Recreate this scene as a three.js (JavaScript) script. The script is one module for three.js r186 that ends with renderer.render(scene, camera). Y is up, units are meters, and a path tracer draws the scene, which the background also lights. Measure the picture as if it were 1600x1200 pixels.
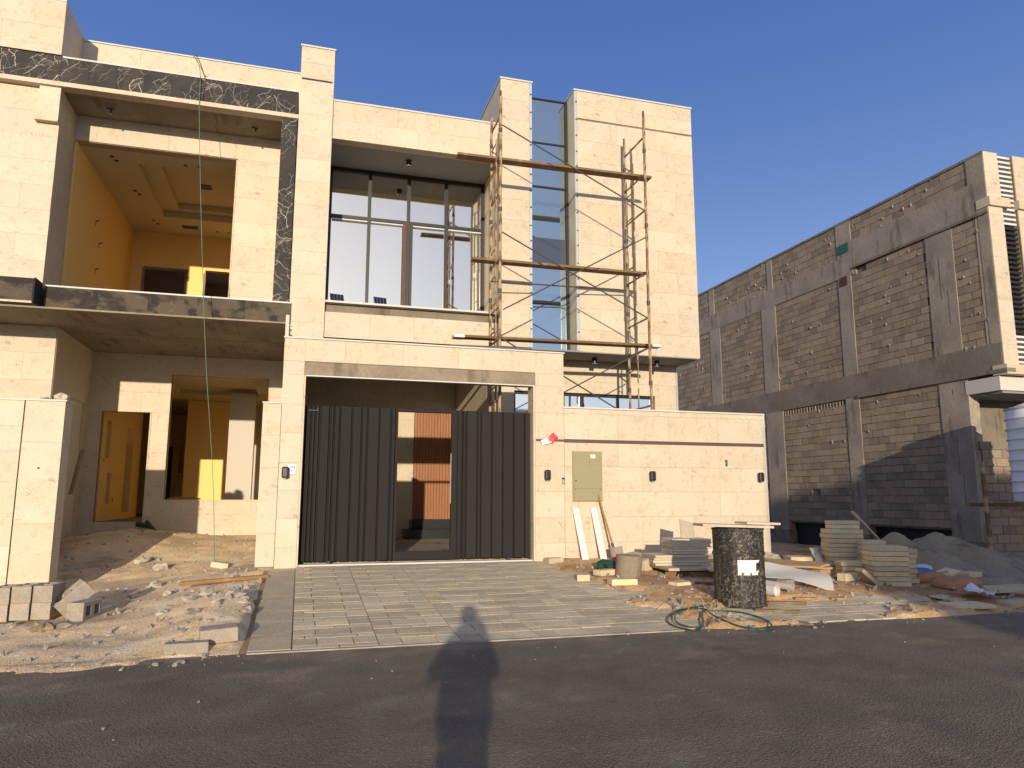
import * as THREE from 'three';
import { mergeGeometries, mergeVertices, toCreasedNormals } from 'three/addons/utils/BufferGeometryUtils.js';
import { RoundedBoxGeometry } from 'three/addons/geometries/RoundedBoxGeometry.js';
import { MarchingCubes } from 'three/addons/objects/MarchingCubes.js';

// ---------------------------------------------------------------- camera, sky, sun, exposure
const scene = new THREE.Scene();
const camera = new THREE.PerspectiveCamera(55.4, 4 / 3, 0.03, 900);
camera.position.set(0, 1.5, 0);
camera.rotation.set(8.854 * Math.PI / 180, -16.065 * Math.PI / 180, 0.063 * Math.PI / 180, 'YXZ');
const renderer = new THREE.WebGLRenderer({ antialias: true });
renderer.setSize(1024, 768);
renderer.toneMapping = THREE.LinearToneMapping;
renderer.toneMappingExposure = 1.0;
renderer.shadowMap.enabled = true;

const SUN = new THREE.Vector3(-0.22696, 0.15623, 0.96129).normalize();   // towards the sun, low behind the photographer
{
  const W = 1024, Hh = 512, d = new Float32Array(W * Hh * 4), v = new THREE.Vector3();
  for (let j = 0; j < Hh; j++) for (let i = 0; i < W; i++) {
    const ph = ((i + 0.5) / W - 0.5) * 2 * Math.PI, th = ((j + 0.5) / Hh - 0.5) * Math.PI;
    v.set(Math.cos(th) * Math.cos(ph), Math.sin(th), Math.cos(th) * Math.sin(ph));
    const el = Math.max(0, th), a = Math.acos(Math.min(1, Math.max(-1, v.dot(SUN))));
    const e = Math.exp(-4.3 * el), hz = Math.exp(-el / 0.1);
    const g1 = Math.exp(-a / 0.3), g2 = Math.exp(-((a / 0.55) ** 1.3));
    let r = 0.042 + 0.55 * e, g = 0.112 + 0.80 * e, b = 0.39 + 1.0 * e;
    r += (0.62 - r) * hz * 0.7; g += (0.68 - g) * hz * 0.7; b += (0.78 - b) * hz * 0.7;
    r += 0.9 * g1 + 0.72 * g2; g += 0.72 * g1 + 0.6 * g2; b += 0.45 * g1 + 0.4 * g2;
    if (th < 0) { const k = Math.exp(th / 0.15); r = 0.2 + (r - 0.2) * k; g = 0.17 + (g - 0.17) * k; b = 0.14 + (b - 0.14) * k; }
    d.set([r, g, b, 1], (j * W + i) * 4);
  }
  const t = new THREE.DataTexture(d, W, Hh, THREE.RGBAFormat, THREE.FloatType);
  t.mapping = THREE.EquirectangularReflectionMapping; t.magFilter = t.minFilter = THREE.LinearFilter;
  t.colorSpace = THREE.LinearSRGBColorSpace; t.needsUpdate = true;
  scene.background = t; scene.environment = t;
}
const sun = new THREE.DirectionalLight(new THREE.Color().setRGB(1, 0.865, 0.685), 5.0);
sun.position.copy(SUN).multiplyScalar(70).add(new THREE.Vector3(4, 0, -12)); sun.target.position.set(4, 0, -12);
sun.castShadow = true; sun.shadow.mapSize.set(4096, 4096);
Object.assign(sun.shadow.camera, { left: -30, right: 30, top: 30, bottom: -30, near: 1, far: 200 });
scene.add(sun, sun.target);

// ---------------------------------------------------------------- helpers
const rng = (s) => () => { s |= 0; s = s + 0x6D2B79F5 | 0; let t = Math.imul(s ^ s >>> 15, 1 | s); t = t + Math.imul(t ^ t >>> 7, 61 | t) ^ t; return ((t ^ t >>> 14) >>> 0) / 4294967296; };
const clamp = (x, a = 0, b = 1) => Math.min(b, Math.max(a, x)), lerp = (a, b, t) => a + (b - a) * t;
const sm = (a, b, t) => { t = clamp((t - a) / (b - a)); return t * t * (3 - 2 * t); };
const hsh = (x, y, s) => { let h = Math.imul(x, 374761393) ^ Math.imul(y, 668265263) ^ Math.imul(s, 974634777); h = Math.imul(h ^ h >>> 13, 1274126177); return ((h ^ h >>> 16) >>> 0) / 4294967296; };
function vn(x, y, s, p = 0) {                                       // value noise, periodic when p > 0
  const ix = Math.floor(x), iy = Math.floor(y), fx = x - ix, fy = y - iy, m = (k) => p ? ((k % p) + p) % p : k;
  const u = fx * fx * (3 - 2 * fx), w = fy * fy * (3 - 2 * fy), x0 = m(ix), x1 = m(ix + 1), y0 = m(iy), y1 = m(iy + 1);
  return lerp(lerp(hsh(x0, y0, s), hsh(x1, y0, s), u), lerp(hsh(x0, y1, s), hsh(x1, y1, s), u), w);
}
function fb(x, y, s, p = 0, o = 4) { let v = 0, a = 0.5, n = 0; for (let i = 0; i < o; i++) { v += a * vn(x, y, s + i, p); n += a; x *= 2; y *= 2; p *= 2; a *= 0.5; } return v / n; }
function tex(n, fn, srgb = true) {
  const d = new Uint8Array(n * n * 4);
  for (let j = 0; j < n; j++) for (let i = 0; i < n; i++) { const c = fn(i / n, j / n), k = (j * n + i) * 4; d[k] = clamp(c[0], 0, 255); d[k + 1] = clamp(c[1], 0, 255); d[k + 2] = clamp(c[2], 0, 255); d[k + 3] = 255; }
  const t = new THREE.DataTexture(d, n, n); t.wrapS = t.wrapT = THREE.RepeatWrapping; t.magFilter = THREE.LinearFilter; t.minFilter = THREE.LinearMipmapLinearFilter; t.generateMipmaps = true;
  if (srgb) t.colorSpace = THREE.SRGBColorSpace; t.needsUpdate = true; return t;
}
const rep = (t, m) => { const c = t.clone(); c.repeat.set(1 / m, 1 / m); c.needsUpdate = true; return c; };
const grey = (v) => [v, v, v], mixc = (a, b, t) => [lerp(a[0], b[0], t), lerp(a[1], b[1], t), lerp(a[2], b[2], t)];
const std = (o) => new THREE.MeshStandardMaterial({ roughness: 0.85, metalness: 0, ...o });
const lin = (r, g, b) => new THREE.Color().setRGB(r, g, b);
const tints = (base, list) => list.map((c) => { const m = base.clone(); m.color = lin(...c); return m; });

const taken = new Map();
function numbered(n) { const k = taken.get(n) ?? 0; taken.set(n, k + 1); return k ? n + '_' + String(k).padStart(3, '0') : n; }
function thing(name, label, category, group, base = [0, 0, 0]) {
  const o = new THREE.Group(); o.name = numbered(name); o.position.set(...base); o.userData = { label, category };
  if (group) o.userData.group = group; scene.add(o); return o;
}
function shade(m) { m.castShadow = m.receiveShadow = true; return m; }
function part(parent, name, geo, m, label) {                        // geometry in world metres, under a thing or a part
  const o = shade(new THREE.Mesh(geo, m)); o.name = name; if (label) o.userData.label = label;
  if (parent.isGroup) o.position.copy(parent.position).negate();
  parent.add(o); return o;
}
function struct(name, geo, m, label) { const o = shade(new THREE.Mesh(geo, m)); o.name = numbered(name); o.userData = { kind: 'structure' }; if (label) o.userData.label = label; scene.add(o); return o; }
function single(name, label, category, group, geo, m, pos = [0, 0, 0], rot = [0, 0, 0]) {
  const o = shade(new THREE.Mesh(geo, m)); o.name = numbered(name); o.position.set(...pos); o.rotation.set(...rot, 'YXZ'); o.userData = { label, category }; if (group) o.userData.group = group; scene.add(o); return o;
}
function stuff(o, name, label, category) { o.name = name; o.userData = { kind: 'stuff', label }; if (category) o.userData.category = category; return shade(o); }
function boxUV(g, uo = 0, vo = 0) {                                  // box projection, uv in metres
  const p = g.attributes.position, n = g.attributes.normal, uv = new Float32Array(p.count * 2);
  for (let i = 0; i < p.count; i++) {
    const ax = Math.abs(n.getX(i)), ay = Math.abs(n.getY(i)), az = Math.abs(n.getZ(i));
    let u, v; if (ax >= ay && ax >= az) { u = p.getZ(i); v = p.getY(i); } else if (ay >= az) { u = p.getX(i); v = p.getZ(i); } else { u = p.getX(i); v = p.getY(i); }
    uv[2 * i] = u + uo; uv[2 * i + 1] = v + vo;
  }
  g.setAttribute('uv', new THREE.BufferAttribute(uv, 2)); return g;
}
function bx(x0, x1, y0, y1, z0, z1, uo = 0, vo = 0) { const g = new THREE.BoxGeometry(x1 - x0, y1 - y0, z1 - z0); g.translate((x0 + x1) / 2, (y0 + y1) / 2, (z0 + z1) / 2); return boxUV(g, uo, vo); }
const rbx = (w, h, d, r = 0.01, s = 2, uo = 0) => boxUV(new RoundedBoxGeometry(w, h, d, s, r), uo, uo * 0.7);
function bar(p, q, r, seg = 8, r2 = r) {
  const a = new THREE.Vector3(...p), b = new THREE.Vector3(...q), l = a.distanceTo(b), g = new THREE.CylinderGeometry(r2, r, l, seg);
  const uv = g.attributes.uv; for (let i = 0; i < uv.count; i++) uv.setXY(i, uv.getX(i) * 0.25 + a.x, uv.getY(i) * l + a.y);
  g.applyQuaternion(new THREE.Quaternion().setFromUnitVectors(new THREE.Vector3(0, 1, 0), b.clone().sub(a).normalize()));
  g.translate((a.x + b.x) / 2, (a.y + b.y) / 2, (a.z + b.z) / 2); return g;
}
function curve(pts, r, n = 60, seg = 6, closed = false) { return new THREE.TubeGeometry(new THREE.CatmullRomCurve3(pts.map((p) => new THREE.Vector3(...p)), closed), n, r, seg, closed); }
const mg = (l) => mergeGeometries(l.map((g) => { g = g.index ? g.toNonIndexed() : g.clone(); for (const k of Object.keys(g.attributes)) if (!['position', 'normal', 'uv'].includes(k)) g.deleteAttribute(k); return g; }));
// o: 'z' faces +z, 'x+' faces +x, 'x-' faces -x; u is x (or z), f the plane of the face, t the thickness behind it
const slab = (o, f, t, u0, u1, v0, v1, uo, vo) => o === 'z' ? bx(u0, u1, v0, v1, f - t, f, uo, vo) : o === 'x+' ? bx(f - t, f, v0, v1, u0, u1, uo, vo) : bx(f, f + t, v0, v1, u0, u1, uo, vo);
function cut(rects, h) {
  const out = [];
  for (const [a, b, c, d] of rects) {
    const [p, q, r, s] = h; if (p >= b || q <= a || r >= d || s <= c) { out.push([a, b, c, d]); continue; }
    if (p > a) out.push([a, p, c, d]); if (q < b) out.push([q, b, c, d]);
    const l = Math.max(a, p), m = Math.min(b, q); if (r > c) out.push([l, m, c, r]); if (s < d) out.push([l, m, s, d]);
  }
  return out.filter(([a, b, c, d]) => b - a > 0.012 && d - c > 0.012);
}
function wall(parent, name, o, f, t, u0, u1, v0, v1, m, holes = [], label) {
  let r = [[u0, u1, v0, v1]]; for (const h of holes) r = cut(r, h);
  return part(parent, name, mg(r.map(([a, b, c, d]) => slab(o, f, t, a, b, c, d))), m, label);
}
let cladSeed = 1;
function clad(parent, o, f, u0, u1, v0, v1, { row = 0.5, rows, wid = 0.95, holes = [], t = 0.03, mats, name = 'stone_slab', gap = 0.0013, off = 0.5 } = {}) {
  const R = rng(cladSeed++ * 77 + 5), ys = rows ?? []; if (!rows) { const n = Math.max(1, Math.round((v1 - v0) / row)); for (let i = 0; i <= n; i++) ys.push(lerp(v0, v1, i / n)); }
  for (let j = 0; j + 1 < ys.length; j++) {
    const n = Math.max(1, Math.round((u1 - u0) / wid)), w = (u1 - u0) / n, sh = n > 1 && j % 2 ? off * w : 0, xs = [u0];
    for (let i = 0; i <= n; i++) { const q = u0 + i * w + sh; if (q > u0 + 0.05 && q < u1 - 0.05) xs.push(q); } xs.push(u1);
    for (let i = 0; i + 1 < xs.length; i++) {
      let r = [[xs[i], xs[i + 1], ys[j], ys[j + 1]]]; for (const h of holes) r = cut(r, h);
      for (const [a, b, c, d] of r) { const e = (R() - 0.5) * 0.0014; part(parent, name, slab(o, f + (o === 'x-' ? -e : e), t, a + gap, b - gap, c + gap, d - gap, R() * 7, R() * 7), mats[Math.floor(R() * mats.length)]); }
    }
  }
}

// ---------------------------------------------------------------- materials
const tStone = tex(1024, (u, v) => {
  const wx = fb(u * 8, v * 8, 3, 8, 3), wy = fb(u * 8, v * 8, 9, 8, 3);
  const n = fb(u * 6 + wx * 0.6, v * 6, 21, 6, 4), f = fb(u * 90, v * 90, 31, 90, 2), cl = sm(0.45, 0.72, fb(u * 5, v * 5, 41, 5, 3));
  const a = fb(u * 16 + wx * 3, v * 16 + wy * 3, 51, 16, 3), ve = (1 - clamp(Math.abs(a - 0.5) / 0.016)) * cl * 0.8;
  const bl = sm(0.62, 0.8, fb(u * 22, v * 22, 61, 22, 3)) * 0.3;
  let c = mixc([226, 207, 176], [238, 222, 194], n); c = mixc(c, [188, 159, 123], ve * 0.95 + bl * 0.7); const k = 0.97 + f * 0.06; return [c[0] * k, c[1] * k, c[2] * k];
});
const tFine = tex(512, (u, v) => grey(255 * (0.5 * fb(u * 64, v * 64, 5, 64, 3) + 0.5 * fb(u * 12, v * 12, 8, 12, 3))), false);
const veins = (() => { // branching calcite veins
  const n = 1024, m = new Float32Array(n * n), R = rng(404);
  const run = (x, y, a, len, w, al) => { const a0 = a; for (let k = 0; k < len; k++) { x += Math.cos(a) * 1.2; y += Math.sin(a) * 1.2; a += (R() - 0.5) * 0.34 + (a0 - a) * 0.03; if (R() < 0.03) a += (R() - 0.5) * 1.2; const ww = w * (0.5 + 0.9 * vn(k * 0.06, x * 0.01, 7)); const q = Math.ceil(ww);
    for (let j = -q; j <= q; j++) for (let i = -q; i <= q; i++) { const f = clamp(ww + 0.5 - Math.hypot(i, j)) * al; const ix = ((Math.round(x) + i) % n + n) % n, iy = ((Math.round(y) + j) % n + n) % n; m[iy * n + ix] = Math.max(m[iy * n + ix], f); }
    if (R() < 0.007 && w > 0.8) run(x, y, a + (R() < 0.5 ? 1 : -1) * (0.4 + R() * 0.8), len * 0.4, w * 0.6, al * 0.9); } };
  for (let i = 0; i < 58; i++) run(R() * n, R() * n, (R() < 0.5 ? 0.7 : 2.3) + (R() - 0.5) * 0.9, 90 + R() * 330, 0.8 + R() * R() * 3.0, 0.5 + R() * 0.5);
  return (u, v) => m[Math.floor(v * n) * n + Math.floor(u * n)];
})();
const tMarble = tex(1024, (u, v) => {
  const n = fb(u * 10, v * 10, 81, 10, 5), br = sm(0.5, 0.75, fb(u * 3, v * 3, 91, 3, 3)), f = fb(u * 70, v * 70, 95, 70, 2);
  let c = mixc([34, 32, 30], [62, 57, 51], n); c = mixc(c, [86, 70, 52], br * 0.4); const k = 0.92 + f * 0.16; c = [c[0] * k, c[1] * k, c[2] * k]; return mixc(c, [232, 222, 204], clamp(veins(u, v)));
});
const tDust = tex(512, (u, v) => { const n = fb(u * 6 + fb(u * 4, v * 4, 2, 4) * 0.8, v * 9, 11, 6, 5), k = sm(0.4, 0.68, n); let c = mixc([96, 84, 70], [186, 164, 132], k); const w = 1 - clamp(Math.abs(fb(u * 5 + n, v * 5, 17, 5, 3) - 0.5) / 0.012); return mixc(c, [226, 214, 190], w * 0.7); });
const tConc = tex(512, (u, v) => { const n = fb(u * 5, v * 5, 4, 5, 5), f = fb(u * 60, v * 60, 14, 60, 2), s = sm(0.6, 0.8, fb(u * 9, v * 3, 24, 9, 4)); const c = mixc(mixc([128, 121, 112], [166, 158, 146], n), [96, 88, 79], s * 0.55); const k = 0.93 + f * 0.14; return [c[0] * k, c[1] * k, c[2] * k]; });
const tBlock = tex(512, (u, v) => { const n = fb(u * 7, v * 7, 6, 7, 4), f = fb(u * 110, v * 110, 16, 110, 2); const k = 0.82 + f * 0.36; const c = mixc([160, 146, 128], [188, 172, 150], n); return [c[0] * k, c[1] * k, c[2] * k]; });
const tWood = tex(512, (u, v) => { const g = fb(u * 3, v * 60, 5, 3, 4), l = fb(u * 2 + 0.3, v * 16, 15, 2, 3), d = sm(0.6, 0.8, fb(u * 6, v * 6, 25, 6, 4)); let c = mixc([126, 94, 58], [182, 148, 102], g * 0.6 + l * 0.4); return mixc(c, [196, 184, 164], d * 0.5); });
const tWoodV = tex(512, (u, v) => { const g = fb(u * 60, v * 3, 5, 3, 4), l = fb(u * 14, v * 2, 15, 2, 3); return mixc([150, 80, 34], [205, 124, 62], g * 0.6 + l * 0.4); });
const tPipe = tex(256, (u, v) => { const n = fb(u * 6, v * 5, 5, 5, 5), k = sm(0.36, 0.62, n), f = fb(u * 40, v * 40, 8, 40, 2); const c = mixc([118, 88, 60], [196, 170, 126], k), q = 0.9 + f * 0.2; return [c[0] * q, c[1] * q, c[2] * q]; });
const tAsph = tex(1024, (u, v) => { const f = hsh(Math.floor(u * 512), Math.floor(v * 512), 3), f2 = vn(u * 256, v * 256, 4, 256), n = fb(u * 5, v * 5, 7, 5, 5), lg = hsh(Math.floor(u * 300), Math.floor(v * 300), 9) > 0.965 ? 1 : 0; const k = 85 + n * 30 + (f - 0.5) * 18 + (f2 - 0.5) * 18 + lg * 28; return [k * 1.08, k * 0.965, k * 0.77]; });
const tAsphB = tex(1024, (u, v) => grey(255 * (0.55 * vn(u * 256, v * 256, 4, 256) + 0.25 * vn(u * 480, v * 480, 5, 480) + 0.2 * fb(u * 20, v * 20, 6, 20))), false);
const tSand = tex(1024, (u, v) => { const n = fb(u * 5, v * 5, 7, 5, 5), f = hsh(Math.floor(u * 512), Math.floor(v * 512), 5), p = sm(0.6, 0.75, fb(u * 9, v * 9, 27, 9, 4)), q = hsh(Math.floor(u * 220), Math.floor(v * 220), 8) > 0.975 ? 1 : 0; let c = mixc([176, 146, 110], [210, 180, 144], n); c = mixc(c, [196, 182, 162], p * 0.7); c = mixc(c, [218, 208, 190], q * 0.7); const k = 0.86 + f * 0.28; return [c[0] * k, c[1] * k, c[2] * k]; });
const tPave = tex(512, (u, v) => { const n = fb(u * 6, v * 6, 7, 6, 5), f = fb(u * 120, v * 120, 17, 120, 2), s = sm(0.55, 0.72, fb(u * 4, v * 4, 37, 4, 4)); let c = mixc([138, 131, 124], [160, 152, 143], n); c = mixc(c, [170, 154, 132], s * 0.5); const k = 0.9 + f * 0.2; return [c[0] * k, c[1] * k, c[2] * k]; });
const tBarrel = tex(1024, (u, v) => { const wx = fb(u * 40, v * 20, 77, 0, 3) * 1.6, n = fb(u * 60 + wx, v * 30 + wx, 7, 0, 6), d = fb(u * 160, v * 70, 17, 0, 4), b = sm(0.3, 0.7, fb(u * 9, v * 4, 9, 0, 3)), s = sm(0.48, 0.66, n * 0.6 + d * 0.4), st = sm(0.42, 0.7, fb(u * 90, v * 2.4, 19, 0, 5)), w = sm(0.66, 0.72, fb(u * 130, v * 60, 29, 0, 4)); let c = mixc([14, 13, 12], [46, 42, 37], d); c = mixc(c, [112, 101, 82], st * (0.25 + 0.45 * (1 - b))); c = mixc(c, [128, 117, 96], s * (0.2 + 0.5 * b)); return mixc(c, [200, 190, 168], w * 0.35); });

const stoneBase = std({ map: rep(tStone, 2.2), bumpMap: rep(tFine, 0.8), bumpScale: 0.0012, roughness: 0.62 });
const STONE = tints(stoneBase, [[0.665, 0.672, 0.67], [0.685, 0.69, 0.682], [0.64, 0.645, 0.642], [0.662, 0.66, 0.645], [0.65, 0.642, 0.622]]);
const stoneCore = stoneBase.clone(); stoneCore.color = lin(0.5, 0.47, 0.42);
const stoneTrim = stoneBase.clone(); stoneTrim.color = lin(0.653, 0.64, 0.621);
const MARBLE = tints(std({ map: rep(tMarble, 1.7), roughness: 0.75 }), [[0.612, 0.612, 0.612], [0.52, 0.514, 0.508], [0.685, 0.649, 0.612], [0.581, 0.563, 0.551]]);
const DUSTY = tints(std({ map: rep(tDust, 1.6), roughness: 0.85 }), [[0.167, 0.163, 0.16], [0.133, 0.133, 0.133], [0.185, 0.176, 0.167]]);
const concrete = std({ color: lin(1, 0.93, 0.82), map: rep(tConc, 2.4), bumpMap: rep(tFine, 0.7), bumpScale: 0.004 });
const concreteDark = concrete.clone(); concreteDark.color = lin(0.64, 0.58, 0.5);
const concreteBrown = concrete.clone(); concreteBrown.color = lin(0.86, 0.76, 0.62);
const BLOCK = tints(std({ map: rep(tBlock, 0.9), bumpMap: rep(tFine, 0.35), bumpScale: 0.004, roughness: 0.95 }), [[0.62, 0.585, 0.54], [0.72, 0.665, 0.6], [0.5, 0.475, 0.45], [0.64, 0.575, 0.5]]);
const HOLLOW = tints(std({ map: rep(tBlock, 0.5), bumpMap: rep(tFine, 0.25), bumpScale: 0.005, roughness: 0.95 }), [[0.85, 0.87, 0.9], [0.75, 0.77, 0.79]]);
const mortar = std({ map: rep(tConc, 1.3), color: lin(0.6, 0.54, 0.46) });
const jointSand = std({ map: rep(tSand, 1.7), color: lin(0.6, 0.56, 0.5) });
const bitumen = std({ color: lin(0.012, 0.012, 0.012), roughness: 0.8 });
const yellow = std({ color: lin(0.85, 0.575, 0.185), bumpMap: rep(tFine, 0.8), bumpScale: 0.001, roughness: 0.7 });
const ceilMat = std({ color: lin(0.592, 0.496, 0.336), roughness: 0.9 });
const plaster = std({ color: lin(0.54, 0.488, 0.413), bumpMap: rep(tFine, 0.8), bumpScale: 0.001, roughness: 0.85 });
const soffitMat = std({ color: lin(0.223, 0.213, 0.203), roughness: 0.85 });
const doorBrown = std({ color: lin(0.07, 0.03, 0.015), roughness: 0.6 });
const blackMetal = std({ color: lin(0.018, 0.018, 0.019), roughness: 0.42, metalness: 0.2 });
const gateMat = tints(std({ roughness: 0.9, metalness: 0, bumpMap: rep(tFine, 0.6), bumpScale: 0.0005 }), [[0.0138, 0.0112, 0.00906], [0.016, 0.0134, 0.0108], [0.0121, 0.00996, 0.00822]]);
const mirror = new THREE.MeshPhysicalMaterial({ color: lin(0.8, 0.78, 0.7), metalness: 1, roughness: 0.03 });
const mirrorBlue = new THREE.MeshPhysicalMaterial({ color: lin(0.36, 0.46, 0.54), metalness: 0.94, roughness: 0.03 });
const spandrel = new THREE.MeshPhysicalMaterial({ color: lin(0.1, 0.12, 0.15), metalness: 0.6, roughness: 0.08 });
const trimMetal = std({ color: lin(0.45, 0.473, 0.465), roughness: 0.4, metalness: 0.3 });
const capMat = std({ color: lin(0.544, 0.517, 0.462), roughness: 0.6 });
const pipeMat = std({ color: lin(0.7, 0.68, 0.64), map: rep(tPipe, 0.8), roughness: 0.7 });
const rodMat = std({ color: lin(0.075, 0.06, 0.047), roughness: 0.6, metalness: 0.3 });
const WOOD = tints(std({ map: rep(tWood, 1.2), bumpMap: rep(tFine, 0.5), bumpScale: 0.002 }), [[0.56, 0.55, 0.53], [0.46, 0.42, 0.37], [0.72, 0.7, 0.67]]);
const freshWood = WOOD[2].clone(); freshWood.color = lin(0.9, 0.756, 0.576);
const slatWood = std({ color: lin(0.6, 0.68, 0.56), map: rep(tWoodV, 0.9), roughness: 0.5 });
const granite = std({ color: lin(0.02, 0.02, 0.02), roughness: 0.25 });
const asphalt = std({ map: rep(tAsph, 2.6), bumpMap: rep(tAsphB, 2.6), bumpScale: 0.009, roughness: 0.95, vertexColors: true });
const sandMat = std({ color: lin(1.5, 1.58, 1.46), map: rep(tSand, 2.3), bumpMap: rep(tFine, 0.5), bumpScale: 0.02, roughness: 1 });
const greySand = std({ map: rep(tConc, 1.1), color: lin(0.97, 0.9, 0.7), bumpMap: rep(tFine, 0.4), bumpScale: 0.012, roughness: 1 });
const PAVE = tints(std({ map: rep(tPave, 1.5), bumpMap: rep(tFine, 0.4), bumpScale: 0.005, roughness: 0.9 }), [[1.75, 1.64, 1.19], [2.09, 1.92, 1.39], [1.51, 1.4, 1.02], [1.85, 1.71, 1.22], [1.64, 1.5, 1.06]]);
const whitePaint = std({ color: lin(0.585, 0.57, 0.54), roughness: 0.5 });
const TILE = tints(std({ map: rep(tStone, 1.3), roughness: 0.6 }), [[0.608, 0.608, 0.608], [0.672, 0.659, 0.64], [0.563, 0.55, 0.525]]);
const RUB = tints(std({ map: rep(tConc, 0.6), bumpMap: rep(tFine, 0.2), bumpScale: 0.004 }), [[1.23, 1.17, 1.09], [0.995, 0.936, 0.866], [1.52, 1.46, 1.34]]);
const hoseMat = std({ color: lin(0.014, 0.06, 0.034), roughness: 0.4 });
const plasticWhite = std({ color: lin(0.74, 0.76, 0.78), roughness: 0.42 });

// ---------------------------------------------------------------- ground, road, paving
const GZ = -13;                                                     // plane of the boundary walls
function lev(x, z) {                                                // level of the made ground
  let h = clamp((-7.85 - z) / 5.15) * 0.35 * sm(-4.2, 0.4, x);
  if (x < -0.3 && z < -13) h += (0.6 - h) * sm(13, 18.5, -z);
  if (x > 9) h *= 1 - sm(9, 14, x);
  return h;
}
const paved = (x, z) => x > -0.5 && x < 8.7 && z < -7.85 && z > -13.1;
function sandOver(x, z) {                                           // above 0: loose sand lies on the paving or the road
  const n = fb(x * 0.9 + 7, z * 1.3 + 3, 5, 0, 4) - 0.5, f = fb(x * 5, z * 7, 15, 0, 3) - 0.5;
  if (x < -0.55) return z < -7.85 ? 1 : 0.42 - (z + 7.85) * 1.35 + n * 2.4 + f * 1.3 - 0.2;
  if (x < 4.9) { const e = 4.35 + n * 1.6 + f * 0.5 + (z > -9 ? (z + 9) * 0.15 : 0); return z > -7.85 ? (x > 3.8 ? 0.35 - (z + 7.85) * 2.6 - Math.abs(x - 4.9) * 0.5 + n * 2.2 : -1) : (x - e) * 1.5; }
  const ex = Math.exp(-(((x - 6.4) / 1.3) ** 2 + ((z + 8.5) / 0.55) ** 2)) * 1.1 + Math.exp(-(((x - 8.2) / 0.9) ** 2 + ((z + 9) / 0.5) ** 2)) * 0.7;
  return z > -7.85 ? 0.5 - (z + 7.85) * 3.2 + n * 2.4 + f * 0.8 - sm(6, 9, x) * 0.3 : 0.62 + n * 1.3 + f * 0.7 - ex;
}
function terr(x, z) {
  let h = lev(x, z), bump = (fb(x * 1.7, z * 1.7, 44, 0, 4) - 0.5) * 0.09 + (fb(x * 9, z * 9, 54, 0, 3) - 0.5) * 0.03;
  const s = sandOver(x, z);
  if (z > -7.85) return -0.035 + clamp(s * 0.16, 0, 0.055) + clamp(s) * bump * 0.25;
  if (paved(x, z)) return h - 0.03 + clamp(s * 0.2 + 0.01, 0, 0.085) + clamp(s * 1.5) * bump * 0.4;
  const k = x < -0.5 ? sm(-7.85, -8.6, z) : 1;
  h += bump * 0.9 * k;
  if (x < -0.5) h += 0.16 * Math.exp(-(((x + 0.9) / 0.55) ** 2 + ((z + 10.2) / 1.2) ** 2)) + 0.1 * Math.exp(-(((x + 0.8) / 0.6) ** 2 + ((z + 8.8) / 0.6) ** 2)) + 0.25 * Math.exp(-(((x + 3.4) / 1.3) ** 2 + ((z + 17.6) / 1.1) ** 2));
  if (x > 8.6) {                                                    // grey sand dumped on the next plot
    const r = (fb(x * 1.1, z * 1.1, 64, 0, 4) - 0.5);
    const pk = (cx, cz, hh, rx, rz) => hh * Math.max(0, 1 - Math.hypot((x - cx) / rx, (z - cz) / rz)) ** 0.9;
    h += 0;
  }
  return h;
}
function grid(x0, x1, z0, z1, st, fn) {
  const nx = Math.round((x1 - x0) / st), nz = Math.round((z1 - z0) / st), p = [], uv = [], ix = [];
  for (let j = 0; j <= nz; j++) for (let i = 0; i <= nx; i++) { const x = lerp(x0, x1, i / nx), z = lerp(z0, z1, j / nz); p.push(x, fn(x, z), z); uv.push(x, z); }
  for (let j = 0; j < nz; j++) for (let i = 0; i < nx; i++) { const a = j * (nx + 1) + i, b = a + 1, c = a + nx + 1, d = c + 1; ix.push(a, c, b, b, c, d); }
  const g = new THREE.BufferGeometry(); g.setAttribute('position', new THREE.Float32BufferAttribute(p, 3)); g.setAttribute('uv', new THREE.Float32BufferAttribute(uv, 2)); g.setIndex(ix); g.computeVertexNormals(); return g;
}
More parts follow.
